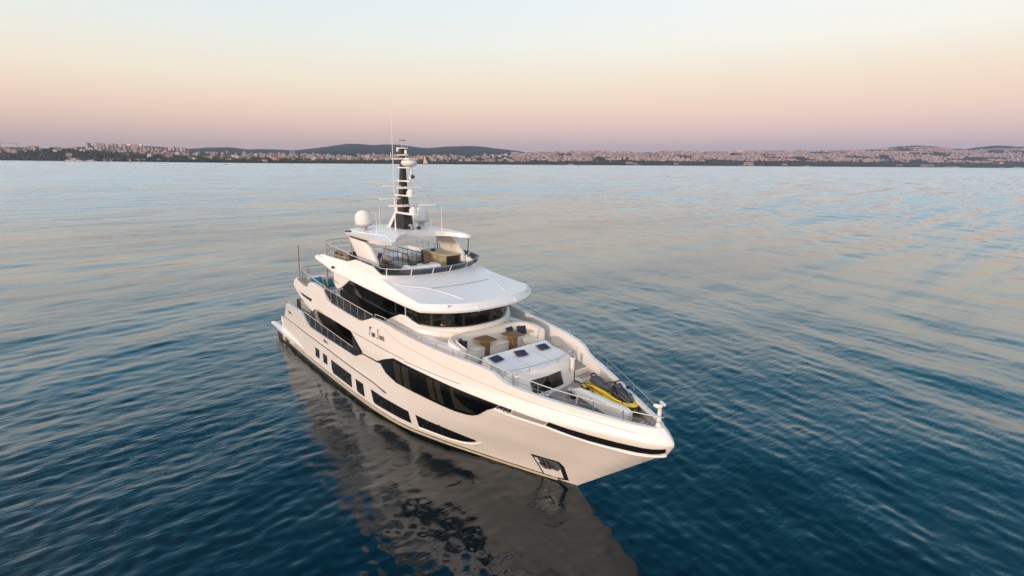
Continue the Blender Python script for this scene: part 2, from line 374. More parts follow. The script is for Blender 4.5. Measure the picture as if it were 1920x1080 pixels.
# the long saloon window band
BAND = [(20.58, 3.78), (21.2, 4.05), (22.28, 4.42), (25.13, 4.36), (27.88, 4.27), (29.95, 4.19), (29.7, 3.98), (29.25, 3.75), (28.72, 3.37), (28.45, 3.18), (28.1, 3.02), (27.7, 2.93), (26.89, 2.87), (24.76, 2.96), (22.28, 3.0), (21.26, 3.26)]
hullpanel(MB(), BAND, .012, None, (1,)).build('saloon_window', GLASS, Y)
sw = hullpanel(MB(), BAND, .012, None, (-1,)).build('saloon_window', GLASS, Y)
for a, b in ((22.3, 22.9), (23.1, 23.7), (25.3, 25.75), (25.9, 26.3), (27.0, 27.25)):
    hullpanel(MB(), [(a, 3.06), (b, 3.05), (b, 4.24), (a, 4.26)], .02, None).build('curtain', CURTAIN, sw)
hullpanel(MB(), [(27.25, 3.05), (28.3, 3.15), (28.2, 3.3), (27.8, 3.45), (27.25, 3.9)], .02, None).build('curtain', CURTAIN, sw)
for x in (23.85, 25.1, 26.75):
    hullpanel(MB(), [(x, 2.95), (x + .16, 2.95), (x + .16, 4.3), (x, 4.3)], .028, None).build('mullion', BLACK, sw)
hullpanel(MB(), BAND, .045, None).build('pane', TGLASS, sw)
# black join line between upper and lower topsides, and aft vent slit
hullpanel(MB(), [(17.2, 4.5), (17.6, 4.25), (18.4, 3.62), (20.25, 3.68), (20.7, 3.8), (20.6, 3.62), (20.2, 3.60), (18.5, 3.55), (17.7, 3.3), (17.2, 3.1)], .02, -.12).build('join_panel', STRIPE, Y)
hullpanel(MB(), [(8.15, 5.62), (8.7, 5.50), (10.95, 5.40), (10.7, 5.18), (9.2, 5.30)], .01, None).build('vent_slit', STRIPE, Y)
hullpanel(MB(), [(8.2, 6.42), (8.6, 6.44), (9.9, 6.30), (10.4, 6.43), (10.3, 6.2), (9.8, 6.12), (8.6, 6.27)], .012, -.25).build('grey_cap_panel', KHAKI, Y)
# stern quarter vents
for s, z in ((5.15, 3.1), (12.2, 2.62)):
    hullpanel(MB(), [(s, z), (s + .75, z), (s + .7, z + .28), (s, z + .3)], .012, None).build('vent_frame', WHITE, Y)
    hullpanel(MB(), [(s + .05, z + .04), (s + .36, z + .04), (s + .36, z + .25), (s + .05, z + .26)], .018, None).build('vent_grille', BLACK, Y)
    mb = MB()
    for k in range(3): hullpanel(mb, [(s + .42 + .1 * k, z + .05), (s + .48 + .1 * k, z + .05), (s + .48 + .1 * k, z + .22), (s + .42 + .1 * k, z + .22)], .016, None)
    mb.build('vent_slots', GREYR, Y)
# anchor pocket with its anchor plate
ap = hullpanel(MB(), [(30.36, 1.46), (31.70, 1.46), (31.84, 1.2), (31.72, .22), (31.2, .12), (30.46, .10)], .012, None, (-1, 1)).build('anchor_pocket', BLACK, Y)
hullpanel(MB(), [(30.46, 1.36), (31.6, 1.38), (31.66, 1.1), (31.5, .28), (31.1, .2), (30.54, .20)], .02, None).build('pocket_plate', MIRROR, ap)
hullpanel(MB(), [(30.5, .95), (30.75, .62), (31.1, .78), (31.4, .72), (31.6, .95), (31.52, .30), (31.1, .24), (30.56, .26)], .035, None).build('pocket_reflection', PADW, ap)  # white panel painted in for the hull mirrored in the polished plate
hullpanel(MB(), [(30.47, 1.3), (30.62, 1.3), (30.7, .8), (30.5, .98)], .034, None).build('pocket_side_reflection', PADW, ap)  # side strip of the same painted-in white reflection
mb = MB(); 
for s in (30.85, 31.1): mb.tube([(s, -Yh(s, 1.3) - .05, 1.32), (s + .03, -Yh(s, .75) - .06, .8)], .035, 8)
mb.tube([(30.65, -Yh(30.6, .95) - .07, 1.05), (30.8, -Yh(30.8, .85) - .1, .85), (31.15, -Yh(31.1, .85) - .1, .85), (31.35, -Yh(31.3, .95) - .07, 1.08)], .05, 8)
mb.build('anchor', GREYR, ap)

# yacht's name in brush-script strokes
LET = [('T', .0, [[(.34, 1.0), (.42, 1.06), (.62, 1.02), (.8, .96)], [(.5, .98), (.38, .7), (.26, .3), (.1, .02)], [(.34, 1.0), (.22, .86), (.2, .7)]]),
       ('i', .62, [[(.1, .46), (.04, .1), (.1, .02), (.2, .12)]]),
       ('m', .82, [[(.08, .46), (.02, .02)], [(.06, .3), (.16, .46), (.2, .4), (.16, .03)], [(.19, .3), (.3, .46), (.34, .4), (.3, .06), (.38, .06)]]),
       ('e', 1.2, [[(.06, .22), (.22, .3), (.2, .46), (.08, .4), (.05, .15), (.14, .02), (.28, .12)]]),
       ('S', 1.62, [[(.62, .84), (.66, 1.0), (.52, 1.08), (.36, .92), (.36, .66), (.44, .4), (.38, .12), (.2, .0), (.06, .12), (.1, .3)]]),
       ('e', 2.26, [[(.06, .22), (.22, .3), (.2, .46), (.08, .4), (.05, .15), (.14, .02), (.28, .12)]]),
       ('n', 2.52, [[(.08, .46), (.02, .02)], [(.06, .3), (.18, .46), (.22, .4), (.18, .06), (.26, .06)]]),
       ('s', 2.8, [[(.2, .42), (.1, .46), (.08, .34), (.2, .2), (.14, .04), (.02, .06)]]),
       ('e', 3.04, [[(.06, .22), (.22, .3), (.2, .46), (.08, .4), (.05, .15), (.14, .02), (.3, .12)]])]
def catmull(P, n=5):
    P = [P[0]] + list(P) + [P[-1]]; out = []
    for i in range(1, len(P) - 2):
        for k in range(n):
            t = k / n; a, b, c, d = (np.array(P[i + j], float) for j in (-1, 0, 1, 2))
            out.append(tuple(.5 * (2 * b + (c - a) * t + (2 * a - 5 * b + 4 * c - d) * t * t + (3 * b - a - 3 * c + d) * t ** 3)))
    out.append(tuple(np.array(P[-1], float))); return out
mb = MB(); k = .545
for ch, u0, strokes in LET:
    for stp in strokes:
        P = catmull(stp, 5) if len(stp) > 2 else list(stp)
        P3 = []
        for u, v in P:
            s = 19.5 + (u0 + u) * k * 1.05; z = 5.0 + v * .52 + .06 * (s - 19.5)
            P3.append((s, z))
        for (a, b) in zip(P3[:-1], P3[1:]):
            d = Vector((b[0] - a[0], b[1] - a[1])); n_ = Vector((-d.y, d.x)).normalized() * .019 + Vector((.014, 0))
            q = [(a[0] + n_.x, a[1] + n_.y), (a[0] - n_.x, a[1] - n_.y), (b[0] - n_.x, b[1] - n_.y), (b[0] + n_.x, b[1] + n_.y)]
            mb.add([(s, -(Yh(s, z) + .012), z) for s, z in q], [(0, 1, 2, 3)])
mb.build('name_lettering', pmat('bronze_lettering', (.09, .075, .05), .35, metal=.3), Y, smooth=False)

# ------------------------------------------------------------------ decks
def deck(name, zf, s0, s1, inset, mat, thick=.1, ystep=.5, parent=Y, ymax=99, n=None):
    ss = list(np.arange(s0, s1, .4)) + [s1]; mb = MB(); rings = []
    for s in ss:
        z = zf(s) if callable(zf) else zf
        w = min(max(Yh(s, z) - inset, .02), ymax)
        rings.append([(s, -w, z), (s, w, z), (s, w, z - thick), (s, -w, z - thick)])
    mb.loft(rings, True, True, True); return mb.build(name, mat, parent, smooth=False)
deck('main_deck', 2.25, 2.4, 30, .1, TEAK)
deck('upper_deck', 4.86, 8.2, 24, .12, TEAK, .16)
wz = lambda s: interp(s, [24, 26, 30], [4.86, 4.78, 4.55])
deck('side_deck', wz, 24.005, 27.6, .12, TEAK, .12)
bz = lambda s: 3.95 + .04 * max(s - 31, 0)
deck('bow_deck', bz, 28.6, 36.2, .12, TEAK, .08)
for sd in (-1, 1):
    mb = MB(); mb.loft([[(s, sd * 2.0, wz(s)), (s, sd * (Yh(s, wz(s)) - .12), wz(s)), (s, sd * (Yh(s, wz(s)) - .12), wz(s) - .1), (s, sd * 2.0, wz(s) - .1)] for s in np.linspace(27.61, 29.85, 8)], True, True, True); mb.build('side_walkway', TEAK, Y, smooth=False)
deck('deck_underside', 4.68, 8.6, 24, .14, WHITE, .03)
for sd in (-1, 1):
    mb = MB(); mb.box((29.86, sd * 1.9 - (.0 if sd > 0 else 1.0), 4.05), (30.35, sd * 1.9 + (1.0 if sd > 0 else 0), 4.25))
    mb.build('deck_step', WHITE, Y)
    mb = MB(); mb.box((29.9, sd * 1.9 - (.0 if sd > 0 else .95), 4.255), (30.33, sd * 1.9 + (.95 if sd > 0 else 0), 4.27)); mb.build('step_tread', TEAK, Y)
    mb = MB(); mb.box((29.852, min(sd * 1.9, sd * 2.95), 4.2), (29.9, max(sd * 1.9, sd * 2.95), 4.54)); mb.build('step_riser', WHITE, Y)
# swim platform and transom
pz = .98
mb = MB(); pts = [(-.75, -2.6), (-.55, -3.1), (-.1, -3.42), (.4, -3.5), (1.2, -3.62), (3.0, -3.75)]
pl = pts + [(x, -y) for x, y in pts[::-1]]
mb.loft([[(x * 1.0 + .1, y * .97, pz - .36) for x, y in pl], [(x, y, pz - .22) for x, y in pl], [(x, y, pz - .04) for x, y in pl], [(x + .05, y * .985, pz + .0) for x, y in pl]], True, True, True)
mb.build('swim_platform', WHITE, Y, ang=50)
mb = MB(); mb.loft([[(x * .9 + .12, y * .93, pz + .006) for x, y in pl], [(x * .9 + .12, y * .93, pz + .012) for x, y in pl]], False, True, True); mb.build('platform_planking', TEAK, Y, smooth=False)
mb = MB(); mb.box((2.3, -3.6, .2), (2.75, 3.6, 2.2)); mb.build('transom', WHITE, Y, bevel=.05)
# quarter sponson, the swelling low on the side aft
for sd in (-1, 1):
    mb = MB(); rings = []
    for s in np.linspace(-.25, 8.4, 24):
        t = (s + .25) / 8.65; w = .30 * (1 - t ** 2.6) + .01; zt_ = 1.16 - .36 * t; th = .30 * (1 - t) + .22
        y0 = Yh(s, zt_) - .08
        rings.append([(s, sd * (y0 + w * c), zt_ - th * q) for c, q in ((0, 0), (.8, 0), (.97, .06), (1, .18), (.9, .38), (.3, .9), (0, 1))])
    mb.loft(rings, True, True, True); mb.build('quarter_ledge', WHITE, Y, ang=50)
mb = MB(); mb.tube([(2.7, -3.62, .45), (3.3, -3.68, .42)], .07, 8); mb.build('exhaust_fitting', GOLD, Y)
# aft main deck: wing box, sliding door recess, deck house
mb = MB(); mb.box((6.5, -3.35, 2.25), (8.4, -2.2, 4.35)); mb.build('stair_locker', GREYP, Y, bevel=.06)
mb = MB(); mb.box((4.6, -3.0, 2.25), (6.45, -2.1, 4.0)); mb.build('aft_screen', BLACK, Y)
mb = MB(); mb.box((6.7, -3.36, 4.352), (8.3, -2.1, 4.42)); mb.build('locker_lid', WHITE, Y, bevel=.02)
house = MB().box((9.2, -2.9, 2.25), (24, 2.9, 4.66)).build('main_deck_house', GLASS, Y, smooth=False)
mb = MB(); mb.add([(8.2, -3.05, 2.3), (9.6, -3.05, 2.3), (9.9, -3.05, 3.0), (9.0, -3.05, 3.5), (8.45, -3.05, 4.6), (8.25, -3.05, 4.6), (8.2, -2.9, 2.3), (9.6, -2.9, 2.3), (9.9, -2.9, 3.0), (9.0, -2.9, 3.5), (8.45, -2.9, 4.6), (8.25, -2.9, 4.6)],
                  [(0, 1, 2, 3, 4, 5), (6, 11, 10, 9, 8, 7)] + [(i, (i + 1) % 6, (i + 1) % 6 + 6, i + 6) for i in range(6)]); mb.build('quarter_fin', WHITE, Y, smooth=False)
def finpoly(name, poly, y0, y1, mat, parent=Y, smooth=False, bevel=0):
    n = len(poly); mb = MB()
    mb.add([(s, y0, z) for s, z in poly] + [(s, y1, z) for s, z in poly], [tuple(range(n)), tuple(range(2 * n - 1, n - 1, -1))] + [(i, (i + 1) % n, (i + 1) % n + n, i + n) for i in range(n)])
    return mb.build(name, mat, parent, smooth=smooth, bevel=bevel)
finpoly('brown_side_panel', [(9.0, 2.3), (16.5, 2.3), (16.0, 2.9), (13.3, 3.1), (12.2, 3.7), (11.4, 4.2), (10.4, 4.35), (9.3, 4.66), (8.9, 4.3)], -2.99, -2.91, BROWNC)
# upper deck house
def outline(sa, sf_, w, nose, p, zf, na=26, nn=26):
    a = []
    for i in range(na):
        t = i / na; s = sa + (sf_ - nose - sa) * t; a.append((s, w))
    for i in range(nn + 1):
        th = (math.pi / 2) * (1 - i / nn); y = w * math.sin(th) ** (2 / p * 1.0) if True else 0
        yy = w * math.sin(th); s = sf_ - nose * (abs(yy) / w) ** p; a.append((s, yy))
    st = [(s, -y) for s, y in a[:-1]]; pt_ = [(s, y) for s, y in a[::-1]]
    return [(s, y, zf(s, y) if callable(zf) else zf) for s, y in st + pt_]
mb = MB(); mb.box((13.6, -2.95, 4.86), (22.0, 2.95, 7.5)); mb.build('upper_deck_house', GLASS, Y, smooth=False)
finpoly('upper_brown_panel', [(13.0, 5.3), (13.4, 6.4), (14.3, 6.45), (15.0, 6.3), (15.9, 6.25), (16.3, 6.0), (16.7, 5.6), (17.6, 5.35), (19.5, 5.25), (19.5, 4.9), (13.1, 4.9)], -3.04, -2.96, BROWNC)
finpoly('upper_white_fin', [(12.5, 4.9), (13.05, 6.6), (13.2, 6.2), (13.5, 5.8), (14.4, 5.5), (16.5, 5.25), (20, 5.2), (20, 4.9)], -3.12, -3.045, WHITE)
# wheelhouse: white sill (its top rises then falls to the front) and curved glazing
silltop = lambda s, y: interp(s, [19.3, 20.2, 21.2, 21.9, 22.6, 24, 25.2], [5.55, 6.0, 6.42, 6.5, 6.36, 6.22, 6.2])
mb = MB()
mb.loft([outline(19.3, 24.98, 3.2, 1.7, 2.6, 4.8), outline(19.3, 25.06, 3.16, 1.7, 2.6, lambda s, y: silltop(s, y) - .30), outline(19.3, 25.04, 3.08, 1.7, 2.6, lambda s, y: silltop(s, y) - .06),
         outline(19.3, 25.0, 3.03, 1.7, 2.6, silltop), outline(19.3, 24.75, 2.9, 1.7, 2.6, silltop)])
mb.build('wheelhouse_sill', WHITE, Y, ang=50)
mb = MB(); g0 = outline(19.3, 24.88, 2.99, 1.7, 2.6, lambda s, y: silltop(s, y) - .02); g1 = outline(19.3, 24.98, 3.02, 1.7, 2.6, 7.4)
mb.loft([g0, g1]); wg = mb.build('wheelhouse_glazing', TGLASS, Y, ang=60)
mb = MB(); mb.loft([outline(19.3, 24.1, 2.5, 1.5, 2.6, 4.9), outline(19.3, 24.1, 2.5, 1.5, 2.6, 7.4)]); mb.build('interior_wall', BLACK, wg)
mb = MB(); mb.loft([outline(20, 24.75, 2.75, 1.6, 2.6, 6.22), outline(20, 24.2, 2.55, 1.6, 2.6, 6.36), outline(20, 23.9, 2.4, 1.6, 2.6, 6.36)]); mb.build('dashboard', GREYR, wg)
def glassbar(i, wdt=.06, mat=BLACK, name='mullion'):
    a, b = Vector(g0[i]), Vector(g1[i]); t = (Vector(g0[min(i + 1, len(g0) - 1)]) - Vector(g0[i - 1])).normalized(); nrm = Vector((t.y, -t.x, 0))
    mb = MB(); o = nrm * .02
    mb.loft([[a - t * wdt - o, a + t * wdt - o, a + t * wdt + o, a - t * wdt + o], [b - t * wdt - o, b + t * wdt - o, b + t * wdt + o, b - t * wdt + o]], True, True, True)
    mb.build(name, mat, wg, smooth=False)
def near_y(y): return min(range(26, len(g0) - 26), key=lambda i: abs(g0[i][1] - y))
for y in (-2.6, -1.27, 1.27, 2.6): glassbar(near_y(y), .07)
glassbar(10, .08); glassbar(17, .03, PADW, 'curtain_edge'); glassbar(22, .05)
for y, w in ((-1.7, .35), (.3, .6), (1.9, .3)): MB().box((23.95, y - w, 6.36), (24.12, y + w, 6.75)).build('helm_chair_back', CURTAIN, wg, bevel=.04)
mb = MB()
for y in (-2.25, -2.05): mb.add([(24.12, y, 6.3), (24.3, y + .28, 6.3), (24.25, y + .5, 7.3), (24.05, y + .3, 7.3)], [(0, 1, 2, 3)])
mb.build('drape', CURTAIN, wg)

# ------------------------------------------------------------------ flybridge body / roof brow
aft = lambda z: interp(z, [7.5, 7.7, 8.1, 8.4, 8.7], [14.6, 14.0, 11.9, 11.2, 11.3])
coam = lambda s, y: interp(s, [11, 15.4, 15.8, 16.5, 17, 18.9, 19.5, 20, 20.8], [8.48, 8.56, 8.66, 8.84, 8.86, 8.78, 8.56, 8.42, 8.34])
def low(s, y): return interp(s, [11, 11.6, 12.4, 14.2, 16.2, 19, 23, 26.2], [8.2, 8.05, 7.95, 7.62, 7.56, 7.42, 7.28, 7.28])
SA = 11.15
mb = MB()
rings = [outline(SA + .25, 25.55, 3.1, 1.7, 2.8, lambda s, y: low(s, y) + .03),
         outline(SA + .12, 26.0, 3.58, 1.65, 2.8, lambda s, y: low(s, y)),
         outline(SA + .02, 26.15, 3.70, 1.65, 2.8, lambda s, y: low(s, y) + .07),
         outline(SA, 26.17, 3.72, 1.65, 2.8, lambda s, y: low(s, y) + .17),
         outline(SA, 26.1, 3.68, 1.62, 2.8, lambda s, y: low(s, y) + .25),
         outline(SA + .02, 25.9, 3.58, 1.6, 2.8, lambda s, y: max(low(s, y) + .30, interp(s, [11, 14, 22], [8.35, 8.1, 7.75]))),
         outline(SA + .05, 24.6, 3.5, 2.2, 2.4, lambda s, y: interp(s, [11, 14, 19, 22, 24.6], [8.42, 8.25, 8.05, 7.9, 7.80])),
         outline(SA + .05, 22.6, 3.42, 1.9, 2.4, lambda s, y: interp(s, [11, 14, 19, 22.6], [8.45, 8.4, 8.2, 8.04])),
         outline(SA + .08, 21.4, 3.38, 1.5, 2.5, lambda s, y: min(coam(s, y) - .03, interp(s, [11, 15, 19, 21.4], [8.46, 8.5, 8.3, 8.16]))),
         outline(SA + .10, 20.9, 3.36, 1.05, 2.6, lambda s, y: coam(s, y) - .05),
         outline(SA + .14, 20.75, 3.34, .95, 2.6, coam),
         outline(SA + .28, 20.6, 3.18, .95, 2.6, coam),
         outline(SA + .3, 20.55, 3.16, .95, 2.6, 7.95)]
mb.loft(rings)
# close the aft end
n = len(rings[0])
aftp = [rings[i][0] for i in range(len(rings))] + [rings[i][-1] for i in range(len(rings) - 1, -1, -1)]
mb.add(aftp, [(i, i + 1, len(aftp) - 2 - i, len(aftp) - 1 - i) for i in range(len(rings) - 1)])
mb.build('flybridge_body', ROOFW, Y, ang=40)
mb = MB(); mb.loft([outline(SA + .25, 25.6, 3.15, 1.7, 2.8, lambda s, y: low(s, y) + .04)], False, False); P = outline(SA + .25, 25.56, 3.12, 1.7, 2.8, lambda s, y: low(s, y) + .035)
h = len(P) // 2; mb = MB(); mb.add(P, [(i, i + 1, len(P) - 2 - i, len(P) - 1 - i) for i in range(h)]); mb.build('overhead_lining', WHITE, Y)
P = outline(SA + .3, 20.56, 3.17, .95, 2.6, 7.97); h = len(P) // 2
mb = MB(); mb.add(P, [(i, i + 1, len(P) - 2 - i, len(P) - 1 - i) for i in range(h)]); mb.build('flybridge_deck', TEAK, Y, smooth=False)
# aft underside fin dropping to the upper deck house
finpoly('side_leg', [(14.0, 7.85), (13.95, 7.05), (14.2, 6.78), (14.6, 6.74), (15.2, 6.98), (16.4, 7.62), (16.6, 7.9)], -3.66, -3.45, WHITE, bevel=.03)
finpoly('side_leg', [(14.0, 7.85), (13.95, 7.05), (14.2, 6.78), (14.6, 6.74), (15.2, 6.98), (16.4, 7.62), (16.6, 7.9)], 3.45, 3.66, WHITE, bevel=.03)
# raised ribs and seams on the brow
mb = MB()
def roofz(s, y): return interp(s, [18, 20, 22.6, 24.6, 25.9, 26.1], [8.1, 8.12, 8.06, 7.82, 7.60, 7.53])
for sd in (-1, 1):
    P = [(19.8, 3.42), (21.6, 3.0), (22.3, 2.6), (22.8, 2.2), (23.8, 1.78), (25.2, 1.38), (26.0, 1.25)]
    MB().tube([(s, sd * y, roofz(s, y) + .02) for s, y in catmull(P, 4)] + [(26.17, sd * 1.24, 7.42), (26.12, sd * 1.24, 7.32)], .02, 6).build('roof_rib', ROOFW, Y)
mb = MB()
for s0 in (22.75, 21.85): mb.tube([(s0 + .25 - .12 * abs(y) ** 1.6 * .5, y, roofz(s0 + .25 - .06 * abs(y) ** 1.6, y) + .0) for y in np.linspace(-1.9, 1.9, 14)], .014, 5)
mb.build('roof_seam', GREYP, Y)
for s, y in ((25.45, -2.6), (25.89, 0), (25.45, 2.6)):
    mb = MB(); mb.lathe([(.05, 0), (.05, .04), (.02, .07)], (s, y, roofz(s, y) - .01), 8); mb.box((s, y - .03, roofz(s, y) + .01), (s + .08, y + .03, roofz(s, y) + .06)); mb.build('roof_light', STEEL, Y)
# smoked windscreen around the flybridge, in panes with bright posts
scr_b = outline(15.7, 20.82, 3.30, .95, 2.6, lambda s, y: coam(s, y)); scr_t = outline(15.7, 21.05, 3.40, .95, 2.6, lambda s, y: interp(s, [15.7, 19, 20, 21.05], [9.1, 9.0, 8.86, 8.72]))
ws = MB().loft([scr_b, scr_t]).build('windscreen', SMOKE, Y, ang=60)
mb = MB(); mb.tube(scr_t, .025, 6); mb.build('screen_rail', STEEL, ws)
def scr_post(i):
    a, b = Vector(scr_b[i]), Vector(scr_t[i]); t = (Vector(scr_b[min(i + 1, len(scr_b) - 1)]) - Vector(scr_b[max(i - 1, 0)])).normalized()
    o = Vector((t.y, -t.x, 0)) * .015; w = .03
    MB().loft([[a - t * w - o, a + t * w - o, a + t * w + o, a - t * w + o], [b - t * w - o, b + t * w - o, b + t * w + o, b - t * w + o]], True, True, True).build('screen_post', PADW, ws, smooth=False)
nh = len(scr_b)
for i in [10, 20, nh - 11, nh - 21] + [min(range(26, nh - 26), key=lambda k: abs(scr_b[k][1] - y)) for y in (-3.1, -1.9, -.64, .64, 1.9, 3.1)]: scr_post(i)
# open stainless rail round the aft flybridge
def railing(name, base, top, posts, mids=1, r=.028, rp=.024, parent=Y):
    """base/top: lists of 3-D points of equal length; posts every k-th point"""
    o = MB().tube(top, r, 6).build(name, STEEL, parent)
    for m in range(mids):
        f = (m + 1) / (mids + 1)
        MB().tube([Vector(b).lerp(Vector(t), f) for b, t in zip(base, top)], rp * .7, 5).build('mid_rail', STEEL, o)
    for i in posts: MB().tube([base[i], top[i]], rp, 6).build('stanchion', STEEL, o)
    return o
bs = [(15.6, -3.3), (15.0, -3.3), (14.2, -3.3), (13.4, -3.3), (12.6, -3.3), (11.9, -3.22), (11.5, -3.0), (11.35, -2.5), (11.35, -1.2), (11.35, 0), (11.35, 1.2), (11.35, 2.5), (11.5, 3.0), (11.9, 3.22), (12.6, 3.3), (13.4, 3.3), (14.2, 3.3), (15.0, 3.3), (15.6, 3.3)]
railing('aft_rail', [(s, y, coam(s, y)) for s, y in bs], [(s, y, coam(s, y) + interp(s, [11.3, 16], [.95, .5])) for s, y in bs], range(len(bs)), 2)

# ------------------------------------------------------------------ hardtop, arches, posts
def httop(s, y): return 10.28 + .24 * (1 - min(abs(y) / 3.0, 1) ** 2) - (.12 * ((s - 18.3) / 1.8) ** 1.5 if s > 18.3 and abs(y) > 1.2 else 0) - (.08 * (14.3 - s) if s < 14.3 else 0)
half = [(13.5, 0), (13.45, 1.2), (13.55, 2.0), (13.9, 2.65), (14.5, 3.0), (16, 3.08), (18, 3.04), (19.6, 2.9), (20.08, 2.72), (20.0, 2.45), (19.5, 2.1), (19.0, 1.6), (18.75, 1.0), (18.7, 0)]
hp = half + [(s, -y) for s, y in half[::-1]][1:-1]
cu = [13.5 + .35 * i for i in range(20)]; cv = [-3 + .3 * i for i in range(21)]
mb = slab(MB(), hp, lambda s, y: (s, y, httop(s, y)), lambda s, y: (s - .05, y * .97, httop(s, y) - interp(s, [13.5, 16, 18.7, 20], [.14, .24, .32, .16])), cu, cv)
mb.build('hardtop', ROOFW, Y, ang=45)
mb = MB()
for sd in (-1, 1):
    P = [(14.3, 2.5), (16.2, 2.5), (17.6, 2.3), (18.6, 2.2), (19.8, 2.55)]
    MB().tube([(s, sd * y, httop(s, sd * y) + .0) for s, y in P], .028, 6).build('hardtop_rib', ROOFW, Y)
slab(MB(), [(13.95, -2.7), (14.5, -2.98), (15.1, -2.8), (14.4, -2.5)], lambda s, y: (s, y, httop(s, y) + .008), None, cu, cv).build('dark_inset', GREYR, Y)
for sd in (-1, 1):
    finpoly('arch_leg', [(15.3, 10.12), (17.45, 10.06), (18.1, 9.7), (18.85, 8.95), (18.9, 8.35), (18.6, 8.3), (17.2, 8.45), (16.6, 8.8)], sd * 3.0 - .11, sd * 3.0 + .11, WHITE, smooth=True, bevel=.05)
    finpoly('arch_light_strip', [(15.5, 10.16), (17.9, 10.1), (17.5, 10.02), (15.6, 10.1)], sd * 3.05 - .1, sd * 3.05 + .1, BLACK)
    MB().tube([(15.65, sd * 3.1, 8.6), (15.75, sd * 3.0, 10.2)], .035, 8).build('hardtop_post', STEEL, Y)
    MB().tube([(19.15, sd * 3.1, 8.7), (19.65, sd * 2.85, 10.05)], .035, 8).build('hardtop_post', STEEL, Y)

# ------------------------------------------------------------------ mast and its gear
mast = MB()
prof = [(15.45, 17.35, 10.42, .36), (15.75, 17.3, 10.75, .33), (16.35, 17.2, 11.5, .27), (16.25, 17.05, 12.0, .23), (16.45, 17.02, 12.6, .19), (16.55, 17.0, 13.5, .15), (16.62, 16.98, 14.4, .13), (16.7, 16.96, 15.4, .10)]
mast.loft([[(a, -w, z), (b - .05, -w, z), (b, 0, z), (b - .05, w, z), (a, w, z)] for a, b, z, w in prof], True, True, True)
mo = mast.build('mast', CARBON, Y, ang=30)
mb = MB(); mb.loft([[(15.2, -.42, 10.44), (15.55, -.42, 10.44), (15.55, .42, 10.44), (15.2, .42, 10.44)], [(16.15, -.3, 11.6), (16.42, -.3, 11.6), (16.42, .3, 11.6), (16.15, .3, 11.6)], [(16.1, -.26, 12.0), (16.3, -.26, 12.0), (16.3, .26, 12.0), (16.1, .26, 12.0)]], True, True, True)
mb.build('mast_heel', WHITE, mo, smooth=False)
def platform(s0, s1, z, w, t=.08, name='mast_platform'):
    mb = MB(); mb.loft([[(s0, -w, z), (s1 - .25, -w, z), (s1, -w * .5, z), (s1, w * .5, z), (s1 - .25, w, z), (s0, w, z)], [(s0, -w, z + t), (s1 - .25, -w, z + t), (s1, -w * .5, z + t), (s1, w * .5, z + t), (s1 - .25, w, z + t), (s0, w, z + t)]], True, True, True)
    return mb.build(name, WHITE, mo, smooth=False)
platform(16.2, 18.2, 11.45, .32, .12); platform(16.2, 17.95, 12.55, .3); platform(16.4, 17.7, 13.42, .26); platform(16.5, 17.75, 14.22, .24)
platform(16.1, 17.9, 14.74, .42, .06); platform(16.6, 17.3, 15.38, .22, .05); platform(16.55, 17.3, 14.98, .26, .05)
def radar(s, z, L_, rz, ty=0):
    o = MB().lathe([(.2, 0), (.24, .04), (.24, .2), (.14, .3), (.1, .36)], (s, ty, z), 16).build('radar_pedestal', PADW, mo)
    b = MB().box((-L_ / 2, -.06, 0), (L_ / 2, .06, .13)); co, si = math.cos(rz), math.sin(rz)
    b.v = [(s + x * co - y * si, ty + x * si + y * co, z + .38 + w) for x, y, w in b.v]
    return b.build('radar_scanner', PADW, o, bevel=.02), (s, ty, z + .38, rz)
_, rp = radar(17.85, 11.57, 3.0, R(80))
radar(17.6, 12.63, 1.7, R(85))
# maker's lettering on the lower scanner as on the real one
mb = MB(); co, si = math.cos(R(80)), math.sin(R(80)); u = -.62
GL = {'F': [(0, 0, 0, 1), (0, 1, .6, 1), (0, .5, .5, .5)], 'U': [(0, 1, 0, 0), (0, 0, .6, 0), (.6, 0, .6, 1)], 'R': [(0, 0, 0, 1), (0, 1, .6, 1), (.6, 1, .6, .5), (.6, .5, 0, .5), (.3, .5, .6, 0)],
      'N': [(0, 0, 0, 1), (0, 1, .6, 0), (.6, 0, .6, 1)], 'O': [(0, 0, 0, 1), (0, 1, .6, 1), (.6, 1, .6, 0), (.6, 0, 0, 0)]}
for ch in 'FURUNO':
    for x0, y0, x1, y1 in GL[ch]:
        a = Vector((u + x0 * .1, .38 + .03 + y0 * .075)); b = Vector((u + x1 * .1, .38 + .03 + y1 * .075)); d = (b - a).normalized() * .012; n_ = Vector((-d.y, d.x))
        q = [a - d + n_, a - d - n_, b + d - n_, b + d + n_]
        mb.add([(17.85 + (-p.x) * -co - (-.0635) * si * 1.0, p.x * si + (-.0635) * co, 11.57 + p.y) for p in q], [(0, 1, 2, 3)])
    u += .16
mb.build('radar_lettering', NAVYP, mo, smooth=False)
for z, y0, y1, s in ((13.12, -1.35, .3, 16.7), (12.35, -1.6, .2, 16.7)):
    MB().box((s - .06, y0, z), (s + .06, y1, z + .08)).build('antenna_crosstree', WHITE, mo, bevel=.01)
MB().lathe([(.18, 0), (.42, .1), (.48, .22), (.44, .36), (.2, .44), (.05, .46)], (17.55, 0, 14.3), 18).build('small_radome', PADW, mo)
MB().tube([(16.75, .0, 15.4), (16.78, 0, 15.86)], .018, 6).build('wind_mast', STEEL, mo)
mb = MB(); mb.tube([(16.78, -.18, 15.87), (16.78, .18, 15.87)], .02, 6); mb.lathe([(.05, 0), (.07, .03), (.05, .06)], (16.78, .18, 15.85), 8); mb.build('wind_vane', BLACK, mo)
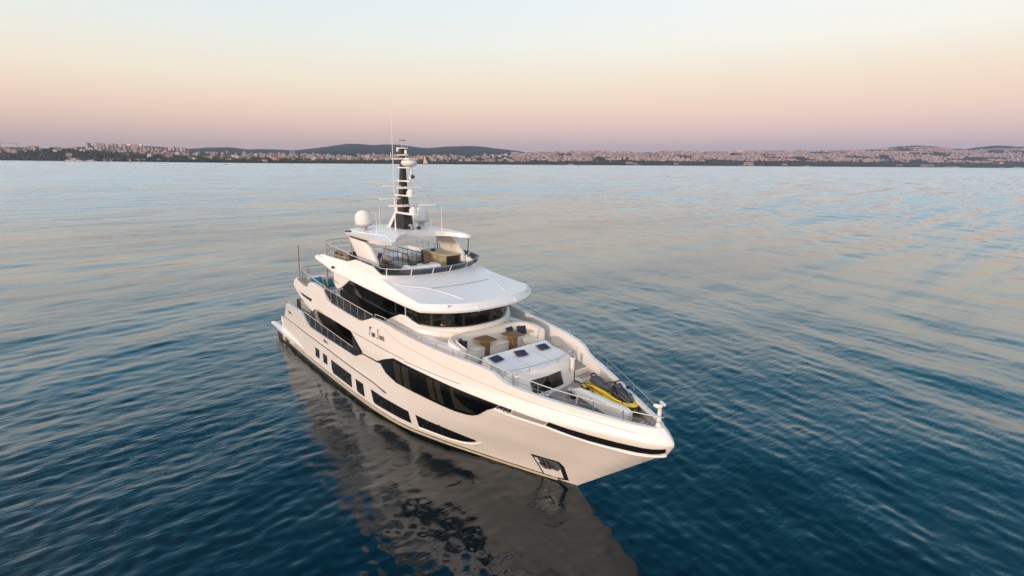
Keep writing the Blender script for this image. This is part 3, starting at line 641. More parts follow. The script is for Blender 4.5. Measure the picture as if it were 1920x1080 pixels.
for s, y, z, r in ((17.6, .12, 13.85, .09), (17.55, .1, 13.55, .12), (17.2, .0, 15.05, .08), (16.5, -.15, 15.2, .08)):
    MB().lathe([(r * .6, 0), (r, .03), (r, .2), (r * .5, .26)], (s, y, z), 10).build('navigation_light', PADW, mo)
mb = MB(); mb.lathe([(.06, 0), (.13, .05), (.13, .16), (.06, .2)], (17.72, .12, 13.62), 10); mb.build('loudhailer', BLACK, mo)
for k in range(8):
    a = k * math.pi / 4
    pass
mb = MB(); mb.tube([(17.0, -.42, 14.8), (17.8, -.42, 14.95), (17.9, 0, 14.98), (17.8, .42, 14.95), (17.0, .42, 14.8)], .02, 6); mb.build('platform_guard', STEEL, mo)
mb = MB(); mb.tube([(16.35, -.55, 14.8), (16.35, -.55, 15.15)], .02, 6); mb.tube([(16.3, .5, 14.8), (16.3, .5, 15.1)], .02, 6); mb.build('short_antenna', PADW, mo)
for a, b in (((16.7, -.2, 14.3), (14.6, -2.6, 10.4)), ((16.8, -.2, 14.2), (17.6, -2.6, 10.35)), ((17.0, .2, 14.2), (18.6, 2.6, 10.3)), ((16.7, .2, 14.2), (14.6, 2.6, 10.4))):
    MB().tube([a, b], .007, 5).build('mast_stay', STEEL, mo)
def whip(s, y, h, z0=None, r=.02):
    z0 = z0 or httop(s, y)
    MB().tube([(s, y, z0), (s, y, z0 + h * .1), (s, y, z0 + h)], [r * 2, r, r * .45], 6).build('whip_antenna', PADW, Y)
whip(17.2, -.88, 8.2, r=.03)
for s, y, h in ((15.6, -1.1, 1.5), (16.0, -2.3, .0), (15.0, 1.2, 1.2), (18.4, 1.7, 1.5), (17.3, 1.6, .7), (17.3, -2.2, 1.3)):
    if h: whip(s, y, h)
for sd in (-1, 1):
    z = httop(15.3, 2.07)
    d = MB().lathe([(.46, .36), (.50, .42), (.51, .74), (.475, .94), (.385, 1.10), (.23, 1.21), (.08, 1.25), (.01, 1.252)], (15.3, sd * 2.07, z), 28).build('satellite_dome', PADW, Y)
    MB().lathe([(.27, -.05), (.20, .12), (.24, .2), (.46, .30), (.515, .33), (.515, .40), (.49, .41)], (15.3, sd * 2.07, z), 24).build('dome_base', DOMEB, d)
MB().lathe([(.30, 0), (.2, .04), (.12, .05)], (0, 0, 0), 14).build('tmp', BLACK)
bpy.data.objects.remove(bpy.data.objects['tmp'])
mb = MB()
for k, (ds, dy, dz) in enumerate(((0, 0, .1), (.12, .1, .22), (-.1, .12, .2), (.02, -.12, .25))): mb.tube([(17.6 + ds, -.1 + dy, 10.55 + dz), (17.82 + ds, -.1 + dy, 10.57 + dz)], [.05, .09], 8)
mb.build('horn', STEEL, Y)
MB().tube([(17.55, .45, 10.6), (17.8, .45, 10.62)], [.07, .1], 10).build('searchlight', BLACK, Y)

# ------------------------------------------------------------------ flybridge fittings
mb = MB(); mb.loft([[(18.9, -1.75, 7.97), (20.2, -1.75, 7.97), (20.3, .55, 7.97), (19.1, .55, 7.97)], [(18.95, -1.7, 8.35), (20.2, -1.7, 8.45), (20.3, .5, 8.45), (19.1, .5, 8.4)], [(19.3, -1.6, 8.72), (19.9, -1.6, 8.68), (20.05, .45, 8.68), (19.45, .45, 8.72)]], True, True, True)
cons = mb.build('helm_console', PADW, Y, bevel=.06, ang=50)
for y in (-1.1, -.25): MB().box((19.32, y - .22, 8.70), (19.62, y + .22, 8.76)).build('chart_screen', BLACK, cons, bevel=.015)
MB().box((19.7, -1.4, 8.675), (19.85, .3, 8.70)).build('switch_row', GREYP, cons)
MB().box((19.9, .55, 7.97), (20.3, 2.9, 8.5)).build('forward_seat', PADW, Y, bevel=.08)
br = MB().box((15.9, 1.75, 7.97), (18.7, 2.75, 8.82)).build('bar_counter', BEIGE, Y, smooth=False)
MB().box((15.8, 1.65, 8.82), (18.8, 2.85, 8.9)).build('counter_top', pmat('pale_stone', (.52, .48, .36), .35), br, bevel=.01)
MB().box((18.703, 1.8, 8.0), (18.74, 2.72, 8.78)).build('bar_end_panel', BROWNC, br)
MB().box((15.78, 1.72, 8.0), (15.89, 1.85, 8.8)).build('bar_end_panel', BROWNC, br)
MB().box((16.5, 2.0, 8.9), (16.8, 2.2, 9.02)).build('bar_tap', BLACK, br, bevel=.02)
# stair well with curved guard rails
st = MB()
well = [(16.9, .0), (15.8, .0), (14.9, .0), (14.0, .0), (13.4, .0)]
for y in (-.1, .95):
    P = [(17.3, y, 7.97), (17.3, y, 8.75), (17.15, y, 8.9), (16.9, y, 8.92), (14.0, y, 8.92)]
    o = MB().tube(P, .028, 7).build('stair_guard', GREYR, Y)
    MB().tube([(17.3, y, 8.45), (14.0, y, 8.45)], .012, 5).build('mid_rail', STEEL, o)
    for s in (16.5, 15.9, 15.3, 14.7, 14.0): MB().tube([(s, y, 7.97), (s, y, 8.92)], .014, 5).build('stanchion', GREYR, o)
MB().box((14.0, -.05, 7.975), (17.2, .9, 7.985)).build('stair_opening', PADW, Y, smooth=False)
MB().box((12.8, 1.6, 7.97), (15.2, 2.9, 8.35)).build('port_sun_bed', PADW, Y, bevel=.08)

# ------------------------------------------------------------------ foredeck lounge (fixed)
def sweep(path, sec, closed_sec=True):
    rings = []
    for i, p in enumerate(path):
        a = Vector(path[max(i - 1, 0)]); b = Vector(path[min(i + 1, len(path) - 1)]); t = (b - a).normalized(); nr = Vector((t.y, -t.x))
        rings.append([(p[0] + nr.x * o, p[1] + nr.y * o, z(p[0]) if callable(z) else z) for o, z in sec])
    return rings
hp_ = [(26.6, 2.5), (26.1, 2.5), (25.8, 2.45), (25.52, 2.3), (25.34, 2.05), (25.26, 1.7), (25.24, 1.2), (25.24, .6), (25.24, 0)]
up = hp_ + [(s, -y) for s, y in hp_[::-1]][1:]
upS = catmull(up, 4)[::-1]
zt = lambda s: interp(s, [25.2, 26, 26.6], [5.98, 5.9, 5.78])
mb = MB(); mb.loft(sweep(upS, [(-.38, 4.7), (-.36, lambda s: zt(s) - .08), (-.28, zt), (-.1, lambda s: zt(s) + .01), (-.02, lambda s: zt(s) - .07), (.02, 4.9), (.02, 4.7)]), True, True, True)
lounge = mb.build('lounge_surround', WHITE, Y, ang=50)
mb = MB(); mb.loft(sweep(upS, [(0.02, 5.3), (.0, lambda s: zt(s) - .02), (.05, lambda s: zt(s) + .03), (.13, lambda s: zt(s) - .04), (.2, 5.42), (.2, 5.3)]), True, True, True)
mb.build('backrest_cushion', CREAM, lounge, ang=60)
mb = MB(); mb.loft(sweep(upS, [(.02, 4.8), (.02, 5.26), (.92, 5.26), (.9, 4.8)]), True, True, True); mb.build('bench_base', WHITE, lounge, ang=40)
mb = MB(); mb.loft(sweep(upS, [(.1, 5.26), (.12, 5.38), (.4, 5.41), (.88, 5.39), (.95, 5.34), (.94, 5.27)]), True, True, True); mb.build('seat_cushion', CREAM, lounge, ang=60)
MB().box((25.0, -1.7, 4.80), (27.6, 1.7, 4.88)).build('lounge_floor', TEAK, Y, smooth=False)
# quarter fillers beside the surround
for sd in (-1, 1):
    mb = MB(); mb.loft([[(20.5, sd * 2.7, z), (20.5, sd * 3.22, z), (24.5, sd * 3.2, z), (25.9, sd * 3.0, z), (26.62, sd * 2.88, z), (26.62, sd * 2.5, z)] for z in (4.8, 5.62)] + [[(20.5, sd * 2.75, 5.72), (20.5, sd * 3.1, 5.72), (24.5, sd * 3.08, 5.74), (25.9, sd * 2.92, 5.74), (26.55, sd * 2.82, 5.7), (26.55, sd * 2.5, 5.7)]], True, True, True)
    mb.build('lounge_side_wall', WHITE, Y, ang=50)
# trunk with sun pad
def tr(sa, sf_, w, nose, z): return outline(sa, sf_, w, nose, 2.2, z, 14, 14)
TZ = lambda s, y: interp(s, [27.4, 27.7, 29.6], [5.22, 5.22, 5.12])
mb = MB(); mb.loft([tr(27.45, 30.1, 2.25, .45, 3.9), tr(27.45, 29.8, 2.22, .42, 4.6), tr(27.5, 29.68, 2.2, .42, 5.02), tr(27.52, 29.62, 2.16, .42, TZ), tr(27.6, 29.3, 1.95, .4, TZ), tr(27.62, 27.9, .5, .1, 5.18)], False, True)
P = [tr(27.45, 30.1, 2.25, .45, 3.9), tr(27.45, 29.8, 2.22, .42, 4.6), tr(27.5, 29.68, 2.2, .42, 5.02), tr(27.52, 29.62, 2.16, .42, TZ), tr(27.6, 29.3, 1.95, .4, TZ)]
mb.add([p[0] for p in P] + [p[-1] for p in P[::-1]], [(i, i + 1, 8 - i, 9 - i) for i in range(4)])
trunk = mb.build('foredeck_trunk', WHITE, Y, ang=45)
pz_ = lambda s, y: interp(s, [27.4, 27.6, 28.1, 29.4], [5.50, 5.52, 5.36, 5.24])
mb = MB(); mb.loft([tr(27.5, 29.42, 2.08, .4, lambda s, y: TZ(s, y)), tr(27.48, 29.45, 2.1, .4, lambda s, y: pz_(s, y) - .05), tr(27.55, 29.36, 2.02, .4, pz_)], False, False)
P = tr(27.55, 29.36, 2.02, .4, pz_); h = len(P) // 2; mb.add(P, [(i, i + 1, len(P) - 2 - i, len(P) - 1 - i) for i in range(h)])
P = [tr(27.5, 29.42, 2.08, .4, lambda s, y: TZ(s, y)), tr(27.48, 29.45, 2.1, .4, lambda s, y: pz_(s, y) - .05), tr(27.55, 29.36, 2.02, .4, pz_)]
mb.add([p[0] for p in P] + [p[-1] for p in P[::-1]], [(0, 1, 4, 5), (1, 2, 3, 4)])
pad = mb.build('sun_pad', PADW, trunk, ang=50)
mb = MB()
for y in (-.68, .68): MB().tube([(27.56, y, 5.5), (28.1, y, 5.36), (29.34, y, 5.25)], .008, 4).build('pad_seam', GREYP, pad)
R0 = tr(28.3, 29.66, 2.2, .42, 5.36)
o = MB().tube(R0, .02, 6).build('grab_rail', STEEL, trunk)
for i in (0, 8, 16, 24, len(R0) - 25, len(R0) - 17, len(R0) - 9, len(R0) - 1):
    if 0 <= i < len(R0): MB().tube([(R0[i][0] - .02, R0[i][1] * .99, 5.1), R0[i]], .014, 5).build('stanchion', STEEL, o)
for sd in (-1, 1):
    o = MB().lathe([(.10, 3.95), (.10, 5.1), (.13, 5.12), (.13, 5.2), (.11, 5.22)], (29.72, sd * 1.85, 0), 14).build('vent_post', WHITE, Y)
    MB().lathe([(.07, 5.215), (.07, 5.228)], (29.72, sd * 1.85, 0), 12).build('vent_mouth', BLACK, o)
fx = lambda z: interp(z, [3.9, 4.6, 5.02], [30.1, 29.8, 29.68])
mb = MB(); Q = [(.97, 4.72), (.93, 4.1), (-1.0, 4.1), (-1.02, 4.72)]
mb.add([(fx(z) + .012 - .42 * (abs(y) / 2.2) ** 2.2, y, z) for y, z in [(a, z) for z in (4.1, 4.72) for a in np.linspace(-1, 1, 7)]], [(i, i + 1, i + 8, i + 7) for i in range(6)])
tw = mb.build('trunk_window', GLASS, trunk)
mb = MB(); mb.tube([(fx(z) + .02 - .42 * (abs(y) / 2.2) ** 2.2, y, z) for y, z in [(-1.02, 4.08), (0, 4.08), (1.02, 4.08), (1.02, 4.74), (0, 4.74), (-1.02, 4.74)]], .025, 6, closed=True); mb.build('window_frame', WHITE, tw)

# ------------------------------------------------------------------ bow gear
cr = MB()
cy = .15
top = [(31.45, 4.62), (31.7, 4.70), (34.35, 4.68), (34.6, 4.58)]; bot = [(34.6, 4.2), (34.0, 4.05), (32.2, 4.34), (31.45, 4.48)]
crane = finpoly('tender_crane', top + bot, cy - .17, cy + .17, WHITE, smooth=True, bevel=.03)
MB().box((33.95, cy - .16, bz(34)), (34.5, cy + .16, 4.3)).build('crane_base', WHITE, crane, bevel=.02)
finpoly('crane_foot', [(33.3, bz(33)), (34.0, bz(33)), (34.0, 4.12), (33.85, 4.12)], cy - .1, cy + .1, WHITE, crane)
MB().tube([(31.7, cy - .05, 4.02), (33.6, cy - .12, 4.18)], .035, 8).build('crane_ram', STEEL, crane)
MB().tube([(31.75, cy - .18, 3.98), (31.85, cy - .2, 4.5)], .04, 8).build('crane_stay', WHITE, crane)
mb = MB()
for s in (31.4, 32.5, 33.0, 34.3): mb.lathe([(.03, 0), (.03, .36)], (s, cy, 4.4 - .18), 8)
for s in (31.6, 32.6, 32.9, 34.35): MB().tube([(s, cy - .185, 4.55), (s, cy + .185, 4.55)], .035, 8).build('crane_pin', STEEL, crane)
for s, y in ((30.75, -.85), (31.0, .35)):
    w = MB().lathe([(.2, 0), (.2, .08), (.1, .12), (.1, .2), (.17, .26), (.17, .42), (.12, .46)], (s, y, bz(s)), 16).build('windlass', STEEL, Y)
    MB().tube([(s + .18, y, bz(s) + .12), (s + .45, y + .05, bz(s) + .12)], .1, 10).build('windlass_motor', BLACK, w)
    MB().tube([(s + .4, y - .1, bz(s) + .06), (s + .7, y - .12, bz(s) + .2), (s + .9, y - .1, bz(s) + .08)], .04, 8).build('chain_stopper', STEEL, w)
for s, y in ((31.5, -.75), (32.3, -.9), (35.2, -.35), (35.2, .35), (31.2, 1.9)):
    mb = MB(); mb.lathe([(.05, 0), (.045, .16), (.07, .2)], (s - .1, y, bz(s)), 8); mb.lathe([(.05, 0), (.045, .16), (.07, .2)], (s + .1, y, bz(s)), 8); mb.tube([(s - .22, y, bz(s) + .12), (s + .22, y, bz(s) + .12)], .025, 6)
    mb.build('mooring_bitt', STEEL, Y)
MB().tube([(31.3, -.75, 4.02), (32.4, -.62, 4.0), (33.6, -.5, 4.08), (34.4, -.3, 4.1)], .03, 6).build('anchor_chain', GREYR, Y)
MB().box((31.4, -1.15, bz(31.6) + .006), (32.6, -.3, bz(31.6) + .06)).build('deck_hatch', GREYP, Y, bevel=.01)
MB().box((32.4, -.62, bz(33) + .01), (33.9, -.28, bz(33) + .05)).build('chain_channel', BROWNC, Y)
# camera post at the bow
cm = MB().loft([[(36.06 + r * math.cos(a), r * math.sin(a), z) for a in [k * math.pi / 6 for k in range(12)]] for r, z in ((.14, 4.55), (.10, 4.8), (.075, 5.3), (.06, 5.5))], True, True, True).build('camera_post', WHITE, Y)
for y, rz in ((-.14, .5), (.16, -.5)):
    b = MB().box((-.17, -.055, 0), (.17, .055, .10)); co, si = math.cos(rz), math.sin(rz); b.v = [(36.06 + x * co - yy * si, y + x * si + yy * co, 5.48 + z) for x, yy, z in b.v]
    b.build('deck_camera', WHITE, cm, bevel=.02)
mb = MB().box((35.98, -.21, 5.45), (36.13, .21, 5.49)); mb.build('camera_bracket', WHITE, cm)

# ------------------------------------------------------------------ bulwark rails
ST = [(35.94, 4.67), (34.96, 4.70), (33.84, 4.80), (32.72, 4.89), (31.59, 5.0), (30.42, 5.18), (29.3, 5.56), (28.17, 5.70), (27.03, 5.78), (25.87, 5.82), (24.73, 5.90), (23.59, 5.98), (22.45, 6.06), (21.3, 6.14), (20.2, 6.12)]
for sd in (-1, 1):
    bp = []; tp = []
    for i, (s, z) in enumerate(ST):
        y = sd * max(Yh(s, z) - .10, .14); hgt = interp(s, [20, 29.3, 30.4, 36], [.25, .35, .55, .45]); bp.append((s, y, z - .03)); tp.append((s, y, z + hgt))
    o = MB().tube(catmull([(36.28, sd * .02, 5.08), (36.2, sd * .16, 5.1)] + tp, 3), .022, 6).build('bulwark_rail', STEEL, Y)
    MB().tube(catmull([(36.25, sd * .1, 4.86)] + [tuple(Vector(a).lerp(Vector(b), .5)) for a, b in zip(bp[:7], tp[:7])], 3), .012, 5).build('mid_rail', STEEL, o)
    for a, b in zip(bp, tp): MB().tube([a, b], .018, 6).build('stanchion', STEEL, o)
# little studs on the bulwark inside (deck lights)
for sd in (-1, 1):
    for s in (26.5, 27.6, 28.6, 29.4, 30.5, 31.6, 32.6, 33.6): MB().lathe([(.04, -.03), (.04, .03)], (s, sd * (Yh(s, wz(s) + .4) - .2), wz(min(s, 29.8)) + .28 if s < 29.8 else 4.4), 8).build('deck_light', STEEL, Y)
# glass balustrades: upper deck gap and main deck gap
def balustrade(name, s0, s1, zb, zt, n, y_in=.06, sides=(-1,)):
    for sd in sides:
        ss = np.linspace(s0, s1, n + 1)
        tp = [(s, sd * (Yh(s, 5.0 if zt(s) > 5 else 3.2) - y_in), zt(s)) for s in ss]; bp = [(s, sd * (Yh(s, 5.0 if zt(s) > 5 else 3.2) - y_in), zb(s)) for s in ss]
        o = MB().tube(tp, .03, 6).build(name, STEEL, Y)
        for i in range(n): 
            MB().add([bp[i], bp[i + 1], tp[i + 1], tp[i]], [(0, 1, 2, 3)]).build('glass_pane', SMOKE, o, smooth=False)
        for i in range(n + 1): MB().tube([bp[i], tp[i]], .022, 6).build('stanchion', STEEL, o)
balustrade('main_balustrade', 8.6, 17.3, lambda s: interp(s, [8.6, 9.2, 17.3], [3.7, 3.12, 3.05]), lambda s: interp(s, [8.6, 17.3], [3.98, 3.55]), 8)
o = MB().tube([(5.1, -3.92, 3.88), (5.15, -3.92, 4.2), (8.6, -3.95, 3.98)], .025, 6).build('quarter_rail', STEEL, Y)
for s in (6.2, 7.4): MB().tube([(s, -3.92, 3.82), (s, -3.93, interp(s, [5.15, 8.6], [4.2, 3.98]))], .016, 6).build('stanchion', STEEL, o)
MB().tube([(17.3, -4.02, 3.55), (17.45, -3.6, 3.5), (17.5, -3.0, 3.5)], .025, 6).build('gate_rail', STEEL, Y)
balustrade('upper_balustrade', 13.2, 20.0, lambda s: interp(s, [13.2, 14, 18.4, 20], [6.3, 5.8, 5.6, 6.1]), lambda s: interp(s, [13.2, 20], [6.62, 6.28]), 7)
ub = [(13.2, -3.9), (12.4, -3.9), (11.4, -3.9), (10.4, -3.88), (9.4, -3.85), (8.6, -3.8), (8.1, -3.6), (7.95, -3.1), (7.95, -1.6), (7.95, 0), (7.95, 1.6), (7.95, 3.1), (8.1, 3.6), (8.6, 3.8), (9.4, 3.85), (10.4, 3.88), (11.4, 3.9), (12.4, 3.9)]
railing('upper_aft_rail', [(s, y, 6.42) for s, y in ub], [(s, y, 6.42 + interp(s, [7.9, 13.2], [.72, .22])) for s, y in ub], range(len(ub)), 2)
finpoly('aft_coaming', [(7.75, 5.2), (7.95, 5.2), (8.0, 6.42), (7.7, 6.35)], -3.7, 3.7, WHITE)
MB().box((8.0, -3.7, 4.75), (8.6, 3.7, 4.86)).build('aft_ledge', WHITE, Y)
MB().tube([(7.75, -3.7, 6.3), (7.95, -3.68, 8.75)], .04, 8).build('flag_staff', pmat('varnished_wood', (.28, .19, .12), .4), Y)
for sd in (-1, 1): MB().tube([(11.9, sd * 3.3, 4.86), (12.0, sd * 3.3, 8.0)], .06, 10).build('deck_post', pmat('post_steel', (.45, .42, .32), .35, metal=.6), Y)
# lantern and label plate on the side
mb = MB(); mb.lathe([(.06, 0), (.09, .04), (.09, .12), (.05, .16)], (14.1, -3.74, 7.98), 10); mb.build('side_light', BLACK, Y)
MB().tube([(14.0, -3.75, 7.25), (14.7, -3.75, 7.12)], .02, 5).build('badge', pmat('badge_metal', (.35, .32, .24), .4, metal=.5), Y)

# ------------------------------------------------------------------ loose things aboard
def cushion(name, c, size, rx, ry, rz, mat, label, group=None, cat='cushion'):
    w, h, t = size; n = 9; mb = MB(); top = []; botm = []
    for i in range(n):
        for j in range(n):
            u = -1 + 2 * i / (n - 1); v = -1 + 2 * j / (n - 1)
            e = max(0, (1 - u ** 4)) * max(0, (1 - v ** 4)); k_ = 1 - .06 * (1 - abs(u)) * 0 - .07 * (abs(u) < .99) * (1 - u * u) * (abs(v) > .99) - .07 * (1 - v * v) * (abs(u) > .99)
            top.append((u * w / 2 * k_, v * h / 2 * k_, t / 2 * e ** .6)); botm.append((u * w / 2 * k_, v * h / 2 * k_, -t / 2 * e ** .6))
    F = [(i * n + j, i * n + j + 1, (i + 1) * n + j + 1, (i + 1) * n + j) for i in range(n - 1) for j in range(n - 1)]
    mb.add(top, F); mb.add(botm, [f[::-1] for f in F])
    o = mb.build(name, mat, None, merge=.0005, ang=80); o.location = c; o.rotation_euler = (rx, ry, rz)
    return tag(o, label, cat, group)
G = 'navy patterned cushions on the foredeck'
for s, y, l in ((28.0, -1.62, 'starboard end of the row of three, nearest the camera side rail'), (28.15, -.2, 'middle of the row of three'), (28.15, 1.3, 'port end of the row of three')):
    lab = {-1.62: 'navy patterned cushion on the sun pad, leftmost of its row of three', -.2: 'navy patterned cushion on the sun pad, middle of its row of three', 1.3: 'navy patterned cushion on the sun pad, rightmost of its row of three'}[y]
    cushion('scatter_cushion', (s, y, 5.47), (.5, .66, .14), 0, R(12), R(8 if y < -.5 else -12 if y < .5 else -6), NAVY, lab, G)
cushion('scatter_cushion', (25.78, -2.0, 5.72), (.55, .5, .16), R(-62), 0, R(-20), NAVY, 'navy patterned cushion leaning in the lounge corner beside the wooden table', G)
cushion('scatter_cushion', (25.6, -1.9, 5.62), (.5, .48, .14), R(-60), 0, R(60), NAVYP, 'plain navy cushion tucked behind the patterned one in the lounge corner', G)
cushion('scatter_cushion', (25.5, 1.35, 5.64), (.5, .55, .14), R(0), R(66), R(8), NAVYP, 'plain navy cushion against the lounge back behind the farther table', G)
cushion('scatter_cushion', (25.7, 2.0, 5.62), (.5, .55, .15), R(0), R(64), R(-25), NAVY, 'navy patterned cushion in the lounge corner behind the farther table', G)
def deck_table(name, c, rz, label):
    t = empty(name, c, rz)
    tag(t, label, 'table', 'wooden pedestal tables in the foredeck lounge')
    mb = MB(); mb.box((-.46, -.43, .84), (.46, .43, .90)); mb.build('table_top', TABLEW, t, bevel=.01)
    ped = MB()
    for x in (-.11, .11): ped.box((x - .09, -.16, .01), (x + .09, .16, .84))
    ped.build('pedestal', TABLEW, t, bevel=.02)
    MB().box((-.24, -.22, 0), (.24, .22, .03)).build('foot_plate', STEEL, t)
    return t
deck_table('lounge_table', (26.0, -.76, 4.88), 0, 'square teak pedestal table in the lounge, the one nearer the ship name side')
deck_table('lounge_table', (26.28, .86, 4.88), 0, 'square teak pedestal table in the lounge, the farther one before two navy cushions')

# jet ski
SLATE = pmat('slate_seat', (.05, .055, .068), .6)
GLOSSB = pmat('gloss_black_shell', (.010, .010, .012), .12, coat=.6)
jt = empty('jet_ski', (31.25, 1.48, 3.98), math.atan2(-.72, 3.15))
tag(jt, 'yellow and black jet ski parked on the bow deck by the crane', 'jet ski')
def jring(x, w, zb, zd, zt_, k=1.0): # hull cross-section, half to full
    h_ = [(0, zb), (w * .55, zb + .06), (w * .92, zd - .12), (w, zd), (w * .97, zd + .06), (w * .75, zt_), (w * .3, zt_ + .03), (0, zt_ + .04)]
    return [(x, y, z) for y, z in h_] + [(x, -y, z) for y, z in h_[::-1][1:-1]]
L3 = [(0, .46, .12, .36, .5), (.25, .52, .08, .36, .52), (.9, .56, .05, .36, .56), (1.6, .57, .04, .38, .56), (2.2, .54, .06, .42, .58), (2.7, .44, .12, .46, .6), (3.0, .32, .2, .5, .6), (3.2, .17, .3, .52, .58), (3.28, .04, .4, .53, .56)]
def jhull(lo, hi, name, mat, sel):
    pass
mb = MB(); mb.loft([jring(*a) for a in L3], True, True, True)
body = mb.build('hull', YELLOW, jt, ang=40)
mb = MB(); mb.loft([[(x, y * 1.015, z) for y, z in ((-w * .55, zb + .05), (-w * .93, zd - .13), (-w * 1.0, zd - .02), (-w * 1.02, zd + .02))] for x, w, zb, zd, zt_ in L3]); mb.loft([[(x, y * 1.015, z) for y, z in ((w * .55, zb + .05), (w * .93, zd - .13), (w * 1.0, zd - .02), (w * 1.02, zd + .02))] for x, w, zb, zd, zt_ in L3])
mb.build('lower_hull', BLACK, jt, ang=40)
mb = MB(); mb.tube([(x, -(w + .02), zd) for x, w, zb, zd, zt_ in L3] + [(x, (w + .02), zd) for x, w, zb, zd, zt_ in L3[::-1]], .045, 8); mb.build('bumper', BLACK, jt)
def blob(name, secs, mat, ang=60):
    rings = []
    for x, w, z0, z1 in secs:
        rings.append([(x, w * math.cos(a), z0 + (z1 - z0) * (.5 + .5 * math.sin(a))) for a in [2 * math.pi * k / 14 for k in range(14)]])
    return MB().loft(rings, True, True, True).build(name, mat, jt, ang=ang)
seat = blob('seat', [(.12, .14, .50, .62), (.2, .2, .5, .84), (.45, .23, .5, .92), (.75, .22, .5, .90), (.9, .22, .5, .84), (1.2, .2, .5, .82), (1.55, .19, .5, .88), (1.7, .13, .55, .86)], SLATE)
MB().tube([(.3, -.14, .82), (.16, -.12, .9), (.12, 0, .93), (.16, .12, .9), (.3, .14, .82)], .03, 7).build('grab_handle', BLACK, jt)
blob('cowl', [(1.62, .16, .5, .95), (1.8, .26, .5, 1.0), (2.1, .34, .5, .96), (2.5, .31, .52, .86), (2.85, .2, .54, .72), (3.02, .06, .56, .64)], GLOSSB)
blob('cowl_hood', [(2.02, .12, .8, 1.06), (2.2, .2, .7, 1.04), (2.5, .19, .7, .95), (2.8, .1, .6, .8), (2.95, .03, .6, .7)], GLOSSB)
blob('windshield', [(1.95, .14, .9, 1.08), (2.05, .17, .9, 1.14), (2.25, .1, .9, 1.05)], SLATE)
for sd in (-1, 1):
    MB().tube([(.3, sd * .42, .56), (.9, sd * .36, .60), (1.5, sd * .36, .64), (1.95, sd * .42, .66), (2.5, sd * .40, .64), (2.95, sd * .24, .62)], [.03, .04, .045, .045, .035, .02], 7).build('side_fairing', YELLOW, jt)
    blob('cowl_trim', [(2.0, .001, .6, .7), (2.05, .02, .6, .8), (2.5, .02, .6, .78), (2.8, .001, .6, .66)], GREYR).location = (0, sd * .33, 0)
hb = MB().tube([(1.85, 0, .95), (1.78, 0, 1.08)], .05, 8).build('steering_column', BLACK, jt)
MB().tube([(1.66, -.42, 1.06), (1.76, -.22, 1.1), (1.8, 0, 1.1), (1.76, .22, 1.1), (1.66, .42, 1.06)], .024, 7).build('handlebar', BLACK, hb)
for sd in (-1, 1):
    MB().tube([(1.64, sd * .43, 1.055), (1.7, sd * .32, 1.085)], .034, 8).build('grip', GREYR, hb)
    m_ = MB().box((2.16, sd * .36 - .06, .9), (2.3, sd * .36 + .06, 1.0)); m_.build('mirror', BLACK, jt, bevel=.02)
    mb = MB(); mb.add([(.35, sd * .555, .43), (.62, sd * .565, .43), (.82, sd * .53, .53), (.5, sd * .53, .53)], [(0, 1, 2, 3)]); mb.add([(.95, sd * .575, .43), (1.1, sd * .575, .43), (1.0, sd * .535, .53), (.9, sd * .535, .53)], [(0, 1, 2, 3)])
    mb.build('side_graphic', BLACK, jt, smooth=False)
    MB().box((.15, sd * .36 - .1, .53), (1.6, sd * .36 + .1, .555)).build('foot_mat', GREYR, jt)
MB().lathe([(.035, 0), (.035, .02)], (2.72, 0, .78), 8).build('bow_emblem', STEEL, jt)
for s in (.7, 2.2):
    pass
ck = MB(); ck.box((.4, -.4, -.02), (.6, .4, .1)); ck.box((2.2, -.35, -.02), (2.4, .35, .12)); ck.build('chock', BLACK, jt)

jt.scale = (1.0, 1.06, 1.1)
# flybridge and aft furniture
def stool(name, c, label, group, mat=WOODD):
    t = empty(name, c); tag(t, label, 'stool', group)
    MB().lathe([(.17, .42), (.19, .45), (.17, .5)], (0, 0, 0), 12).build('seat', mat, t)
    for k in range(4):
        a = R(45 + 90 * k); MB().tube([(.12 * math.cos(a), .12 * math.sin(a), .43), (.17 * math.cos(a), .17 * math.sin(a), 0)], .02, 5).build('leg', mat, t)
    return t
dt = empty('dining_table', (16.6, -2.0, 7.97)); tag(dt, 'brown dining table under the hardtop beside the slanted white leg', 'table')
MB().box((-1.1, -.5, .68), (1.1, .5, .74)).build('table_top', WOODD, dt, bevel=.02)
for x in (-.85, .85):
    for y in (-.35, .35): MB().box((x - .04, y - .04, 0), (x + .04, y + .04, .68)).build('leg', WOODD, dt)
first = stool('stool', (17.9, -1.9, 7.97), 'small brown stool at the open end of the dining table', 'stools at the flybridge dining table')
for (x, y), lab in (((17.2, -1.3), 'small brown stool on the inner side of the dining table, nearer its end'), ((16.6, -1.3), 'small brown stool on the inner side of the dining table, farther from its end')):
    cp(first, (x, y, 7.97), None, lab)
pl_ = empty('potted_plant', (16.0, -1.9, 8.71)); tag(pl_, 'small spiky plant in a dark pot standing on the dining table', 'plant')
MB().lathe([(.09, 0), (.14, .05), (.15, .2), (.13, .22)], (0, 0, 0), 12).build('pot', BLACK, pl_)
mb = MB()
for k in range(16):
    a = random.random() * 6.28; l_ = random.uniform(.2, .4); r_ = random.uniform(.05, .22); w = .018
    d = Vector((math.cos(a), math.sin(a), 0)); q = Vector((-d.y, d.x, 0)) * w
    p0 = Vector((0, 0, .2)); p1 = p0 + d * r_ * .5 + Vector((0, 0, l_ * .7)); p2 = p0 + d * r_ * 1.4 + Vector((0, 0, l_))
    mb.add([p0 - q, p0 + q, p1 + q, p1 - q, p2], [(0, 1, 2, 3), (3, 2, 4)])
mb.build('leaves', LEAF, pl_)
